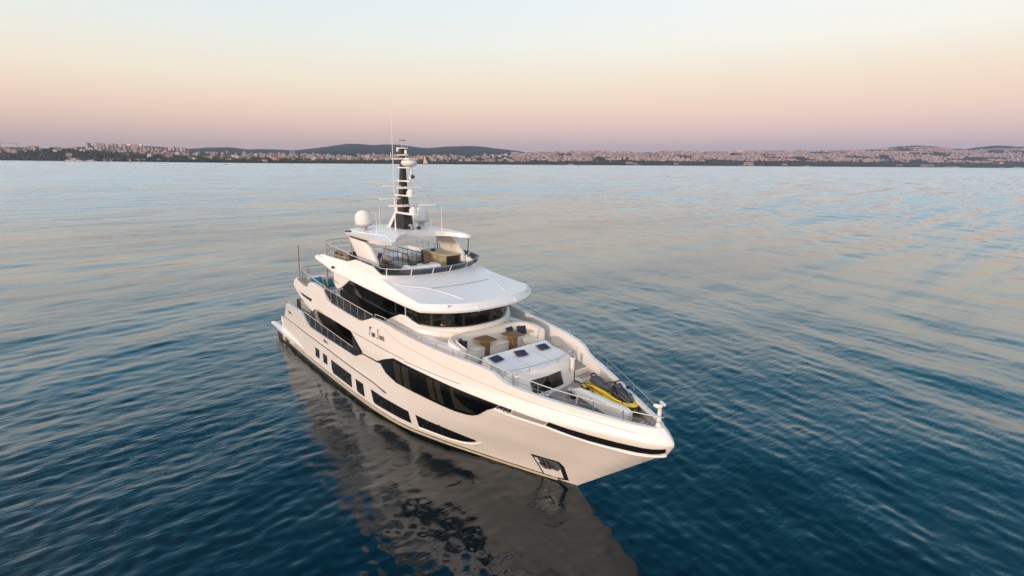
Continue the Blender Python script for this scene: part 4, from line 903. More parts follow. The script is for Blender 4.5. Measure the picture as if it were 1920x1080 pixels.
def armchair(name, c, rz, label, group, mat, cmat):
    t = empty(name, c, rz); tag(t, label, 'armchair', group)
    mb = MB(); mb.box((-.36, -.36, .1), (.36, .36, .3)); mb.build('seat_frame', mat, t, bevel=.03)
    P = [(.3, -.36), (-.1, -.38), (-.34, -.28), (-.4, 0), (-.34, .28), (-.1, .38), (.3, .36)]
    rings = [[(x, y, .3), (x * 1.08, y * 1.08, .3), (x * 1.1, y * 1.1, z), (x * 1.0, y * 1.0, z)] for (x, y), z in zip(catmull(P, 3), np.interp(np.arange(19), [0, 6, 9, 12, 18], [.55, .72, .85, .72, .55]))]
    MB().loft(rings, True, True, True).build('backrest', mat, t)
    for x in (-.28, .28):
        for y in (-.28, .28): MB().tube([(x, y, .12), (x, y, 0)], .025, 6).build('leg', mat, t)
    MB().box((-.28, -.3, .3), (.34, .3, .42)).build('seat_cushion', cmat, t, bevel=.04)
    return t
a1 = armchair('rattan_armchair', (12.6, -2.45, 7.97), R(20), 'tan rattan armchair at the aft corner of the top deck rail', 'rattan armchairs on the aft top deck', RATTAN, CREAM)
cp(a1, (13.7, -2.4, 7.97), R(160), 'tan rattan armchair along the top deck rail, second from the aft corner')
cp(a1, (14.9, -2.5, 7.97), R(100), 'tan rattan armchair beside the upright stainless post of the hardtop')
a2 = armchair('round_lounge_chair', (13.2, -.9, 7.97), R(-30), 'pale striped lounge chair with rounded back beside navy cushions', 'round lounge chairs on the aft top deck', PINK, PINK)
cushion('floor_cushion', (12.4, -.9, 8.42), (.6, .6, .3), R(60), 0, R(60), NAVYP, 'dark blue floor cushion at the aft end of the top deck', 'dark cushions on the aft top deck')
cushion('floor_cushion', (12.7, -1.6, 8.42), (.6, .6, .3), R(60), 0, R(110), NAVYP, 'dark blue floor cushion beside the pale striped lounge chair', 'dark cushions on the aft top deck')
sf_ = empty('outdoor_sofa', (15.1, -.95, 7.97), R(-90)); tag(sf_, 'white outdoor sofa inside the slanted white leg of the hardtop', 'sofa')
MB().box((-.4, -.9, .05), (.4, .9, .32)).build('seat', PADW, sf_, bevel=.05); MB().box((-.45, -.9, .32), (-.25, .9, .7)).build('backrest', PADW, sf_, bevel=.05)
cushion('sofa_cushion', (14.7, -.75, 8.5), (.55, .5, .16), R(70), 0, R(10), NAVY, 'dark patterned cushion on the white outdoor sofa of the top deck')
# upper deck aft
ut = empty('round_table', (11.0, -1.2, 4.86)); tag(ut, 'dark dining table behind the steel post on the aft upper deck', 'table')
MB().lathe([(.75, .70), (.77, .73), (.75, .76)], (0, 0, 0), 24).build('table_top', WOODD, ut); MB().lathe([(.3, 0), (.28, .04), (.08, .08), (.08, .7)], (0, 0, 0), 12).build('pedestal', WOODD, ut)
c1 = armchair('dining_chair', (11.6, -2.3, 4.86), R(100), 'tan dining chair right beside the steel post of the upper deck', 'tan chairs around the upper deck table', RATTAN, CREAM)
cp(c1, (12.2, -1.4, 4.86), R(180), 'tan dining chair inboard of the steel post of the upper deck')
cp(c1, (10.5, -2.3, 4.86), R(60), 'tan dining chair aft of the steel post of the upper deck')
us = empty('corner_sofa', (8.9, -1.0, 4.86)); tag(us, 'pale grey sofa with teal throws at the aft end of the upper deck', 'sofa')
MB().box((-.4, -2.4, .05), (.55, 2.8, .45)).build('seat', PADW, us, bevel=.06); MB().box((-.55, -2.4, .3), (-.3, 2.8, 1.55)).build('backrest', PADW, us, bevel=.06)
cushion('throw_cushion', (9.0, -2.9, 6.05), (.9, .8, .25), R(0), R(60), 0, TEAL, 'teal cushion at the starboard corner of the upper deck sofa', 'teal cushions on the upper deck sofa')
cushion('throw_cushion', (9.1, -2.1, 5.95), (.7, .7, .2), R(0), R(60), 0, TEAL, 'smaller teal cushion second from the flag staff on the upper deck sofa', 'teal cushions on the upper deck sofa')
cushion('throw_cushion', (9.1, 1.3, 6.0), (.8, .9, .22), R(0), R(60), 0, TEAL, 'teal cushion on the upper deck sofa seen behind the steel post', 'teal cushions on the upper deck sofa')

HAZE = 2.8e-5; HAZECOL = (.45, .57, .88, 1)
# ------------------------------------------------------------------ sea
def sea_mat():
    m, n, l, p = newmat('sea_water')
    p.inputs['Base Color'].default_value = (.0003, .011, .022, 1); p.inputs['Roughness'].default_value = .045; p.inputs['IOR'].default_value = 1.44
    g = n.new('ShaderNodeNewGeometry')
    def rot(ang, sx, sy):
        mp = n.new('ShaderNodeMapping'); mp.inputs['Rotation'].default_value = (0, 0, ang); mp.inputs['Scale'].default_value = (sx, sy, 1); l.new(g.outputs['Position'], mp.inputs['Vector']); return mp
    va = math.atan2(FWDH.y, FWDH.x)
    def noise(mp, sc_, det=3, rough=.5, dist=0):
        z = n.new('ShaderNodeTexNoise'); z.inputs['Scale'].default_value = sc_; z.inputs['Detail'].default_value = det; z.inputs['Roughness'].default_value = rough; z.inputs['Distortion'].default_value = dist
        l.new(mp.outputs[0], z.inputs['Vector']); return z.outputs[0]
    def math_(op, a, b):
        x = n.new('ShaderNodeMath'); x.operation = op
        for i, q in enumerate((a, b)):
            if isinstance(q, (int, float)): x.inputs[i].default_value = q
            else: l.new(q, x.inputs[i])
        return x.outputs[0]
    # long low swell, crossing ripples, and fine capillary texture (heights in metres)
    sw = noise(rot(-va + .25, .55, .16), 1.0, 2, .4, .3)
    r1 = noise(rot(-va - .45, 1.0, .3), 1.6, 3, .55, .5)
    lt = n.new('ShaderNodeVectorMath'); lt.operation = 'DOT_PRODUCT'; lt.inputs[1].default_value = RIGHT; l.new(g.outputs['Position'], lt.inputs[0])
    lw = n.new('ShaderNodeMapRange'); lw.interpolation_type = 'SMOOTHSTEP'; c_ = CAM.x * RIGHT.x + CAM.y * RIGHT.y; lw.inputs['From Min'].default_value = c_ - 30; lw.inputs['From Max'].default_value = c_ + 30; l.new(lt.outputs['Value'], lw.inputs[0])
    def fam2(sc_, st, det):
        a_ = noise(rot(-(va - 1.065), 1.0, st), sc_, det, .6, .4); b_ = noise(rot(-(va + .89), 1.0, st), sc_, det, .6, .4)
        q = n.new('ShaderNodeMix'); l.new(lw.outputs[0], q.inputs[0]); l.new(b_, q.inputs[2]); l.new(a_, q.inputs[3]); return q.outputs[0]
    r2 = fam2(2.6, .28, 3)
    r3 = fam2(7.0, .3, 3)
    # wind patches vary the ripple strength
    pt_ = noise(rot(-va + .05, .035, .010), 1.0, 4, .6, .6)
    mr = n.new('ShaderNodeMapRange'); mr.inputs['From Min'].default_value = .38; mr.inputs['From Max'].default_value = .62; mr.inputs['To Min'].default_value = .22; mr.inputs['To Max'].default_value = 1.5; l.new(pt_, mr.inputs[0])
    rip = math_('ADD', math_('ADD', math_('MULTIPLY', r1, RIP[1]), math_('MULTIPLY', r2, RIP[2])), math_('MULTIPLY', r3, RIP[3]))
    rip = math_('MULTIPLY', rip, mr.outputs[0])
    h = math_('ADD', rip, math_('MULTIPLY', sw, RIP[0]))
    # beyond a few hundred metres the ripples are finer than any eye can resolve: they act as roughness
    ln = n.new('ShaderNodeVectorMath'); ln.operation = 'LENGTH'; l.new(g.outputs['Position'], ln.inputs[0])
    far = n.new('ShaderNodeMapRange'); far.interpolation_type = 'SMOOTHSTEP'; far.inputs['From Min'].default_value = 5; far.inputs['From Max'].default_value = 220; far.inputs['To Min'].default_value = .06; far.inputs['To Max'].default_value = .19; l.new(ln.outputs['Value'], far.inputs[0])
    band = noise(rot(-va + .03, .006, .0009), 1.0, 4, .6, .4)
    mb_ = n.new('ShaderNodeMapRange'); mb_.inputs['From Min'].default_value = .38; mb_.inputs['From Max'].default_value = .62; mb_.inputs['To Min'].default_value = .8; mb_.inputs['To Max'].default_value = 1.18; l.new(band, mb_.inputs[0])
    # gusts drawn out across the view roughen the surface in thin streaks
    stk = noise(rot(-va + .04, .16, .016), 1.0, 6, .68, .5)
    sk_ = n.new('ShaderNodeMapRange'); sk_.inputs['From Min'].default_value = .42; sk_.inputs['From Max'].default_value = .60; sk_.inputs['To Min'].default_value = .6; sk_.inputs['To Max'].default_value = 2.7; l.new(stk, sk_.inputs[0])
    b = n.new('ShaderNodeBump'); b.inputs['Distance'].default_value = 1; b.inputs['Strength'].default_value = 1; l.new(h, b.inputs['Height']); out = n['Material Output']; n.remove(p)
    # water: dark body colour under a Fresnel-weighted mirror
    df = n.new('ShaderNodeBsdfDiffuse'); df.inputs[0].default_value = BODY
    gl = n.new('ShaderNodeBsdfGlossy'); gl.inputs[0].default_value = (.94, .99, 1, 1); l.new(math_('MULTIPLY', math_('MULTIPLY', far.outputs[0], mb_.outputs[0]), sk_.outputs[0]), gl.inputs['Roughness']); l.new(b.outputs[0], gl.inputs['Normal'])
    dd = n.new('ShaderNodeVectorMath'); dd.operation = 'DOT_PRODUCT'; l.new(b.outputs[0], dd.inputs[0]); l.new(g.outputs['Incoming'], dd.inputs[1])
    cosv = n.new('ShaderNodeClamp'); l.new(dd.outputs['Value'], cosv.inputs[0])
    fr = math_('ADD', math_('MULTIPLY', math_('POWER', math_('SUBTRACT', 1.0, cosv.outputs[0]), FEXP), 1 - F0), F0)
    mx = n.new('ShaderNodeMixShader'); l.new(fr, mx.inputs[0]); l.new(df.outputs[0], mx.inputs[1]); l.new(gl.outputs[0], mx.inputs[2]); l.new(mx.outputs[0], out.inputs[0])
    return m
BODY = (.0001, .0062, .0110, 1); F0, FEXP = .058, 4.1
RIP = (.0, .012, .036, .014)
def bgp(px, D, z=0):
    """point at forward distance D metres, on the bearing (px-960)/1015 to the right"""
    q = CAM + FWDH * D + RIGHT * ((px - 960) / 1015.376 * D); return Vector((q.x, q.y, z))
def wave_field(X, Y_, cell):
    """sea surface height: many small wave trains, wind patches, nothing finer than the mesh can carry"""
    rng = np.random.RandomState(4); va = math.atan2(FWDH.y, FWDH.x); H = np.zeros_like(X)
    P = .5 + .5 * (np.sin(X * .021 + Y_ * .013 + 1) * np.sin(Y_ * .027 - X * .011 + 2) + .6 * np.sin(X * .06 - Y_ * .045 + 3) * np.sin(Y_ * .055 + X * .02))
    lat = (X - CAM.x) * RIGHT.x + (Y_ - CAM.y) * RIGHT.y
    P = np.clip(P, 0, 1.3) * 1.0 + WV[2] + .45 / (1 + np.exp((lat + 16) / 8))      # a breeze ruffles the water on the starboard quarter
    wr = 1 / (1 + np.exp(-lat / 14)); wl = 1 - wr
    for i in range(110):
        u = i / 109; lam = .32 * (15 / .32) ** u * rng.uniform(.9, 1.1); k = 2 * math.pi / lam; ph = rng.uniform(0, 6.283); fam = i % 5
        if fam in (0, 3): th = va - 1.065 + rng.normal(0, .24); wgt = .35 + wr
        elif fam in (1, 4): th = va + .89 + rng.normal(0, .28); wgt = .35 + wl
        else: th = va + rng.normal(0, .7); wgt = .8
        slope = WV[0] * (1.0 if lam < .8 else (.8 / lam) ** 1.0 if lam < 3.2 else .2 + .2 * min((lam - 3.2) / 3, 1)) * math.sqrt(2 / 110) * wgt
        att = np.clip((lam / cell - 2.5) / 3.5, 0, 1); warp = .6 * np.sin(X * .9 / lam * .35 + ph) + .6 * np.sin(Y_ * .9 / lam * .31 + ph * 2)
        g = np.sin(k * (X * math.cos(th) + Y_ * math.sin(th)) + ph + warp)
        H += slope / k * att * (P if lam < 4 else 1) * g
    return H
WV = (.125, 0, .22)
def build_sea():
    fine = np.radians(np.arange(-60, 60.01, .15)); coarse = np.radians(np.arange(65, 296, 3.0)); T = np.concatenate([fine, coarse]) + math.atan2(FWDH.y, FWDH.x)
    Rr = np.concatenate([[3.0], 6 * np.exp(np.arange(0, 930) * .005), [640, 900, 1500, 3000, 6000, 12000, 22000]]); nT, nR = len(T), len(Rr)
    dT = np.concatenate([np.full(len(fine), R(.15)), np.full(len(coarse), R(3))])
    RR, TT = np.meshgrid(Rr, T, indexing='ij'); X = CAM.x + RR * np.cos(TT); Yy = CAM.y + RR * np.sin(TT)
    cell = np.maximum(RR * dT[None, :], RR * .005); Z = wave_field(X, Yy, cell) * np.clip((600 - RR) / 250, 0, 1)
    V = np.stack([X, Yy, Z], -1).reshape(-1, 3); V = np.vstack([V, [[CAM.x, CAM.y, 0]]])
    i = np.arange(nR - 1)[:, None]; j = np.arange(nT)[None, :]; jn = (j + 1) % nT
    Q = np.stack([i * nT + j, (i + 1) * nT + j, (i + 1) * nT + jn, i * nT + jn], -1).reshape(-1, 4)
    Tt = np.stack([np.full(nT, len(V) - 1), np.arange(nT), (np.arange(nT) + 1) % nT], -1)
    me = bpy.data.meshes.new('water'); me.vertices.add(len(V)); me.vertices.foreach_set('co', V.astype(np.float32).ravel())
    loops = np.concatenate([Q.ravel(), Tt.ravel()]); me.loops.add(len(loops)); me.loops.foreach_set('vertex_index', loops.astype(np.int32))
    n_ = len(Q) + len(Tt); me.polygons.add(n_); ls = np.concatenate([np.arange(len(Q)) * 4, len(Q) * 4 + np.arange(len(Tt)) * 3]); me.polygons.foreach_set('loop_start', ls.astype(np.int32))
    me.update(calc_edges=True); me.polygons.foreach_set('use_smooth', np.ones(n_, dtype=bool)); me.materials.append(sea_mat())
    o = bpy.data.objects.new('water', me); col_.objects.link(o); o['kind'] = 'structure'
build_sea()

# ------------------------------------------------------------------ far shore
PXS = [-900, -300, 0, 120, 240, 480, 720, 960, 1200, 1440, 1700, 1920, 2300, 2900]
shoreD = lambda px: interp(px, PXS, [4600, 4600, 4300, 3900, 3600, 3300, 3700, 4300, 5200, 6300, 7600, 8200, 8600, 8800])
HZ = lambda px: 305 + (px - 960) * .00853       # horizon row of the photograph
def topz(px, D, row): return 14.6 + (HZ(px) - row) / 1015.376 * D
# crest rows seen in the photograph for successive ridges
green = lambda px: interp(px, [-900, 0, 60, 115, 150, 190, 230, 280, 330, 400, 480, 560, 660, 760, 860, 960, 1040, 1120, 1160, 1200, 1260, 1400, 1450, 1560, 1700, 1920, 2900],
                          [286, 287, 283, 278, 279, 282, 287, 291, 293, 297, 299, 298, 299, 300, 302, 303, 304, 303, 301, 303, 304, 303, 302, 305, 307, 309, 309])
town = lambda px: interp(px, [-900, 0, 100, 180, 260, 360, 480, 600, 760, 900, 960, 1100, 1250, 1400, 1500, 1600, 1650, 1700, 1740, 1790, 1840, 1920, 2900],
                         [285, 284, 282, 281, 281, 285, 290, 292, 293, 293, 290, 287, 287, 286, 285, 284, 281, 278, 280, 283, 281, 282, 284])
hill = lambda px: interp(px, [-900, 0, 60, 140, 200, 290, 340, 375, 400, 440, 475, 520, 560, 600, 640, 660, 680, 705, 730, 750, 775, 800, 840, 870, 900, 930, 960, 1000, 1060, 1150, 1200, 1300, 1400, 1500, 1560, 1630, 1655, 1690, 1720, 1745, 1780, 1810, 1835, 1870, 1920, 2100, 2900],
                         [280, 277, 277, 281, 274, 275, 278, 280, 278, 277, 281, 281, 283, 279, 274, 271.3, 271.8, 273.5, 272.5, 272.8, 276, 279, 276.5, 275.2, 276, 280, 283, 289, 291, 290, 290, 289, 288, 287, 285, 280, 277, 274.6, 276, 279.5, 281, 277, 274.8, 276.5, 278, 283, 286])
mid = lambda px: interp(px, [-900, 900, 960, 1000, 1060, 1110, 1150, 1190, 1240, 1300, 2900], [299, 299, 299, 298, 297, 291, 289, 291, 297, 301, 303])
def layers(px):
    D = shoreD(px)
    t1 = D * 1.10; t2 = D * 1.45 + 300; t3 = 13500
    return [(D, -1.5), (D + 30, 1.5), (D * 1.03, 3), (t1, topz(px, t1, green(px)) * .8 + .5), (t2, topz(px, t2, town(px))), (t2 * 1.12, topz(px, t2 * 1.12, town(px)) * .75), (t3, topz(px, t3, hill(px))), (15500, -20)]
def ground(px, D):
    Ls = layers(px); return interp(D, [a for a, b in Ls], [b for a, b in Ls])
def land(name, i0, i1, mat, step=12, sub=5, jit=0):
    pxs = list(np.arange(-900, 2901, step)); rings = []
    for px in pxs:
        Ls = layers(px)[i0:i1]; Ds = []
        for a, b in zip(Ls[:-1], Ls[1:]): Ds += list(np.linspace(a[0], b[0], sub + 1))[:-1]
        Ds.append(Ls[-1][0])
        rings.append([bgp(px, D, ground(px, D) + (random.uniform(-1, 1) * jit if 0 < k < len(Ds) - 1 else 0)) for k, D in enumerate(Ds)])
    o = MB().loft(rings).build(name, mat, None, ang=80); o['kind'] = 'structure'; return o
def landmat(name, c1, c2, scale, thr=.5):
    m, n, l, p = newmat(name); g = n.new('ShaderNodeNewGeometry'); z = n.new('ShaderNodeTexNoise'); z.inputs['Scale'].default_value = scale; z.inputs['Detail'].default_value = 8; z.inputs['Roughness'].default_value = .65
    l.new(g.outputs['Position'], z.inputs['Vector']); r = n.new('ShaderNodeValToRGB'); r.color_ramp.elements[0].position = thr - .1; r.color_ramp.elements[1].position = thr + .12
    r.color_ramp.elements[0].color = (*c1, 1); r.color_ramp.elements[1].color = (*c2, 1); l.new(z.outputs[0], r.inputs[0]); l.new(r.outputs[0], p.inputs['Base Color']); p.inputs['Roughness'].default_value = .95; p.inputs['Specular IOR Level'].default_value = .1
    return m
land('shore', 0, 5, landmat('coastal_ground', (.030, .038, .024), (.10, .085, .07), .012, .56), 10, 4, .6)
land('hills', 4, 8, landmat('wooded_hills', (.030, .042, .028), (.055, .055, .035), .004, .55), 8, 5, 4)
# beach strip
BUILDING_WHITE = [pmat('render_%d' % i, c, .8) for i, c in enumerate([(.34, .28, .29), (.27, .20, .21), (.42, .36, .36), (.26, .19, .19), (.36, .24, .22), (.20, .19, .21)])]
ROOFT = [pmat('roof_tile', (.26, .10, .06), .9), pmat('roof_grey', (.2, .19, .19), .9)]
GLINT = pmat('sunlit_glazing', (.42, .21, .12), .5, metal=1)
def winmat(name, col, sx, sz):
    m, n, l, p = newmat(name); t = n.new('ShaderNodeTexCoord'); s = n.new('ShaderNodeSeparateXYZ'); l.new(t.outputs['Object'], s.inputs[0])
    def stripe(o, st, th):
        a = n.new('ShaderNodeMath'); a.operation = 'DIVIDE'; a.inputs[1].default_value = st; l.new(o, a.inputs[0]); b = n.new('ShaderNodeMath'); b.operation = 'FRACT'; l.new(a.outputs[0], b.inputs[0])
        c = n.new('ShaderNodeMath'); c.operation = 'GREATER_THAN'; c.inputs[1].default_value = th; l.new(b.outputs[0], c.inputs[0]); return c.outputs[0]
    ad = n.new('ShaderNodeMath'); ad.operation = 'ADD'; l.new(s.outputs['X'], ad.inputs[0]); l.new(s.outputs['Y'], ad.inputs[1])
    mu = n.new('ShaderNodeMath'); mu.operation = 'MULTIPLY'; l.new(stripe(ad.outputs[0], sx, .5), mu.inputs[0]); l.new(stripe(s.outputs['Z'], sz, .45), mu.inputs[1])
    mx = n.new('ShaderNodeMix'); mx.data_type = 'RGBA'; l.new(mu.outputs[0], mx.inputs[0]); mx.inputs[6].default_value = (*col, 1); mx.inputs[7].default_value = (col[0] * .35, col[1] * .38, col[2] * .45, 1)
    l.new(mx.outputs[2], p.inputs['Base Color']); p.inputs['Roughness'].default_value = .7
    return m
TOWER = [winmat('tower_facade_%d' % i, c, 6, 3.2) for i, c in enumerate([(.46, .36, .34), (.36, .30, .30), (.52, .44, .42)])]
HOUSE = [winmat('house_facade_%d' % i, c, 4, 3) for i, c in enumerate([(.48, .42, .40), (.32, .24, .22), (.38, .26, .23), (.52, .48, .47), (.24, .22, .22)])]
camyaw = math.atan2(RIGHT.y, RIGHT.x)
def protob(name, w, d, h, wall, roof, kind='flat'):
    t = empty(name, (0, 0, -500), 0)
    MB().box((-w / 2, -d / 2, -8), (w / 2, d / 2, h)).build('wall', wall, t, smooth=False)
    if kind == 'gable':
        MB().add([(-w / 2 - .5, -d / 2 - .5, h), (w / 2 + .5, -d / 2 - .5, h), (w / 2 + .5, d / 2 + .5, h), (-w / 2 - .5, d / 2 + .5, h), (-w / 2, 0, h + d * .3), (w / 2, 0, h + d * .3)], [(0, 1, 5, 4), (2, 3, 4, 5), (0, 4, 3), (1, 2, 5), (0, 3, 2, 1)]).build('roof', roof, t, smooth=False)
    else:
        mb = MB(); mb.box((-w / 2 - .3, -d / 2 - .3, h), (w / 2 + .3, d / 2 + .3, h + .8)); mb.box((-w * .12, -d * .15, h + .8), (w * .15, d * .15, h + 3.5)); mb.build('roof', roof, t, smooth=False)
    return t
def place(proto, px, D, label, cat, group, rz=None, z=None, sc_=1.0, used=set()):
    loc = bgp(px, D, (ground(px, D) if z is None else z)); rz = camyaw + random.uniform(-.5, .5) if rz is None else rz
    if proto.name not in used:
        used.add(proto.name); o = proto; o.location = loc; o.rotation_euler = (0, 0, rz); o['label'] = label
        if group: o['group'] = group
    else: o = cp(proto, loc, rz, label, group)
    o.scale = (sc_, sc_, sc_) if not isinstance(sc_, tuple) else sc_
    o['category'] = cat; return o
# high-rise blocks on the left hill
tw_ = [protob('tower_block', 26, 20, 60, TOWER[0], ROOFT[1]), protob('tower_block', 20, 18, 60, TOWER[1], ROOFT[1]), protob('tower_block', 32, 18, 60, TOWER[2], ROOFT[1])]
TW = [(186, 269.5), (190, 270), (202, 269.5), (209, 270), (216, 270.5), (224, 272), (232, 271), (239, 272), (247, 271.5), (254, 272.5), (262, 272), (269, 273), (276, 273), (283, 274.5), (290, 276),
      (298, 278), (304, 277.5), (312, 279), (320, 279), (328, 278), (336, 278), (343, 277), (350, 278), (357, 278), (362, 278.5)]
for i, (px, row) in enumerate(TW):
    D = 5600 + (i * 137) % 500; g = ground(px, D); hgt = topz(px, D, row) - g
    lab = ('pinkish high-rise tower', 'slim grey high-rise tower', 'broad pale high-rise tower')[i % 3] + (' in the left part of the tower row' if px < 240 else ' in the middle of the tower row' if px < 295 else ' in the lower right part of the tower row')
    place(tw_[i % 3], px, D, lab, 'building', 'high-rise towers on the left hill', None, g, (1, 1, max(hgt, 15) / 60))
HB = protob('slab_block', 60, 16, 24, HOUSE[1], ROOFT[1]); HC = protob('apartment_block', 30, 18, 18, HOUSE[2], ROOFT[0]); HD = protob('apartment_block', 24, 16, 12, HOUSE[3], ROOFT[1])
HE = protob('villa', 14, 11, 7, HOUSE[0], ROOFT[0], 'gable'); HF = protob('waterfront_hall', 70, 16, 6, HOUSE[3], ROOFT[1]); HG = protob('apartment_block', 20, 14, 15, HOUSE[4], ROOFT[1])
random.seed(11)
GL_ = 'buildings of the shore town'; lb = 'small pale building among the trees of the left shore town'
KIND0 = {id(HC): 'pinkish block with reddish flat roof', id(HD): 'low pale flat-roofed block', id(HB): 'long pinkish slab block', id(HG): 'small grey flat-roofed block'}
def at_row(px, D, row): return topz(px, D, row)
for px, row, pr, s_ in ((4, 284, HC, 1.2), (12, 281, HC, 1.3), (18, 283, HD, 1.2), (24, 279, HC, 1.4), (33, 278, HB, .9), (44, 279, HC, 1.3), (52, 281, HC, 1.2), (66, 283, HG, 1.3), (80, 276.5, HC, 1.5), (86, 275, HB, .7), (92, 276, HC, 1.4), (72, 287, HC, 1.2), (88, 288, HB, 1.0), (100, 289, HB, 1.0), (110, 286, HG, 1.4), (58, 288, HG, 1.3), (40, 289, HD, 1.3)):
    D = shoreD(px) * random.uniform(1.08, 1.25); H_ = {HC: 18, HD: 12, HB: 24, HG: 15}[pr] * s_ + 1
    place(pr, px, D, KIND0[id(pr)] + ' in the dense cluster below the cranes', 'building', 'buildings of the far left cluster', None, topz(px, D, row) - H_, s_)
for px in (148, 168, 188): place(HF, px + 4, shoreD(px) * 1.012, 'long low white hall lying on the left waterfront', 'building', 'white halls on the left waterfront', camyaw, 2.5, 1.0)
for px, s_ in ((215, .8), (228, .9), (258, .9), (274, 1.0), (284, 1.0), (240, .8)):
    place(HE, px, shoreD(px) * 1.02, 'pale gabled house standing by the water on the left shore', 'building', 'gabled houses on the left waterfront', None, 4, 1.6 * s_)
KIND_ = {id(HC): 'pinkish block with reddish roof', id(HD): 'low pale block', id(HE): 'small pale gabled house', id(HG): 'small grey block', id(HB): 'long pinkish slab block', id(HF): 'long low white hall'}
def where(px):
    return ('below the cranes' if px < 130 else 'below the row of high-rise towers' if px < 370 else 'between the high-rise row and the two slim towers' if px < 560 else 'under the hills left of the yacht mast' if px < 730 else 'on the shore behind the yacht mast' if px < 830 else 'under the hills right of the yacht mast')
for i in range(80):
    px = random.uniform(120, 560); D = shoreD(px) * random.uniform(1.02, 1.35)
    pr = random.choice([HC, HD, HE, HE, HG, HD]); place(pr, px, D, KIND_[id(pr)] + ' ' + where(px), 'building', GL_, None, ground(px, D) + random.uniform(0, 5), random.uniform(.8, 1.5))
for i in range(130):
    px = 430 + 560 * random.random(); D = shoreD(px) * random.uniform(1.06, 1.5); pr = random.choice([HC, HD, HD, HG, HE])
    place(pr, px, D, KIND_[id(pr)] + ' ' + where(px), 'building', GL_, None, ground(px, D) + random.uniform(0, 6), random.uniform(.6, 1.25))
for px, s_ in ((1128, 1.2), (1140, 1.1), (1062, 1.5), (1172, 1.6), (1180, 1.3), (1188, 1.6), (1195, 1.2), (1240, 1.4), (1258, 1.3), (1410, 1.6), (1378, 2.0), (1390, 2.4), (1455, 1.6), (1495, 1.5), (1710, 2.0), (1722, 2.0), (1735, 2.4), (1755, 2.4), (1768, 2.2), (1880, 2.4), (1888, 2.4), (1850, 2.0), (1640, 1.8), (1665, 1.8)):
    D = shoreD(px) * random.uniform(1.01, 1.05); pr = random.choice([HF, HB, HF]); place(pr, px, D, KIND_[id(pr)] + (' on the shore left of the red tower' if px < 1288 else ' between the red tower and the right hills' if px < 1600 else ' by the water below the right hills'), 'building', 'waterfront buildings on the right shore', camyaw + random.uniform(-.15, .15), 2, s_ * .7)
# distant city as one mass: thousands of small blocks climbing the slopes
random.seed(5)
def patch(px, D):
    return (math.sin(px * .021 + D * .0031) + math.sin(px * .047 - D * .0052 + 1.3) * .8 + math.sin(px * .11 + D * .0017 + 4.) * .6 + math.sin(D * .011 + px * .005) * .7) / 2
def citymass(name, n, x0, x1, dfun, label, weights, size, pfun=None):
    mats = BUILDING_WHITE; mb = MB(); mi = []
    for i in range(n):
        px = random.uniform(x0, x1)
        if pfun and random.random() > pfun(px): continue
        D = dfun(px)
        if patch(px, D) < -.15 + random.uniform(-.35, .35): continue
        g = ground(px, D); c = bgp(px, D, g); w = random.uniform(*size) * random.choice((1, 1, 1.6)); d = random.uniform(10, 22); h = random.choice((8, 10, 12, 15, 18, 26)) * random.uniform(.8, 1.25); a = camyaw + random.uniform(-.8, .8)
        co, si = math.cos(a), math.sin(a)
        vs = [(c.x + x * co - y * si, c.y + x * si + y * co, g + z) for z in (-10, h) for x, y in ((-w / 2, -d / 2), (w / 2, -d / 2), (w / 2, d / 2), (-w / 2, d / 2))]
        mb.add(vs, [(0, 1, 5, 4), (1, 2, 6, 5), (2, 3, 7, 6), (3, 0, 4, 7), (4, 5, 6, 7)]); k = random.choices(range(6), weights)[0]; mi += [k] * 5
    o = mb.build(name, mats, None, smooth=False)
    o.data.polygons.foreach_set('material_index', mi)
    tag(o, label, 'city', None, 'stuff'); return o
citymass('distant_city', 15000, 960, 2100, lambda px: (lambda a, b: a + (b - a) * random.random() ** .8)(shoreD(px) * 1.13, shoreD(px) * 1.45 + 500), 'hazy pink city of countless small blocks covering the slopes on the right', (5, 3, 5, 2, 4, 1), (12, 30))
citymass('town_outskirts', 1500, -200, 1000, lambda px: (lambda a, b: a + (b - a) * random.random())(shoreD(px) * 1.1, shoreD(px) * 1.45 + 300), 'hazy town blocks spread along the foot of the blue hills', (5, 3, 4, 2, 3, 2), (12, 26), lambda px: .35 if px < 400 else .9)
# woodland
random.seed(9)
FOL = [pmat('foliage_%d' % i, c, .95) for i, c in enumerate([(.040, .055, .028), (.028, .042, .026), (.055, .065, .035)])]
def woods(name, n, x0, x1, dlo, dhi, label, hs=(8, 16)):
    mb = MB(); mi = []
    for i in range(n):
        px = random.uniform(x0, x1); D = shoreD(px) * random.uniform(dlo, dhi); g = ground(px, D); c = bgp(px, D, g); r = random.uniform(4, 9); h = random.uniform(*hs)
        if random.random() < .12: r *= .5; h *= 1.5
        ph = random.random() * 6
        prof_ = ((.45, .1), (.95, .35), (1, .6), (.6, .88), (.12, 1.0)); vs = []; 
        for rr, zz in prof_: vs += [(c.x + r * rr * random.uniform(.75, 1.2) * math.cos(ph + k * 1.257), c.y + r * rr * random.uniform(.75, 1.2) * math.sin(ph + k * 1.257), g + h * zz) for k in range(5)]
        fs = [(j * 5 + k, j * 5 + (k + 1) % 5, j * 5 + 5 + (k + 1) % 5, j * 5 + 5 + k) for j in range(4) for k in range(5)] + [(20, 21, 22, 23, 24)]
        mb.add(vs, fs); mi += [random.randrange(3)] * len(fs)
    o = mb.build(name, FOL, None, smooth=False); o.data.polygons.foreach_set('material_index', mi); tag(o, label, 'woodland', None, 'stuff')
woods('woodland', 3200, -150, 560, 1.01, 1.16, 'dark green woodland covering the left shore')
woods('woodland', 2200, 540, 1060, 1.01, 1.08, 'low dark green trees along the middle shore', (7, 12))
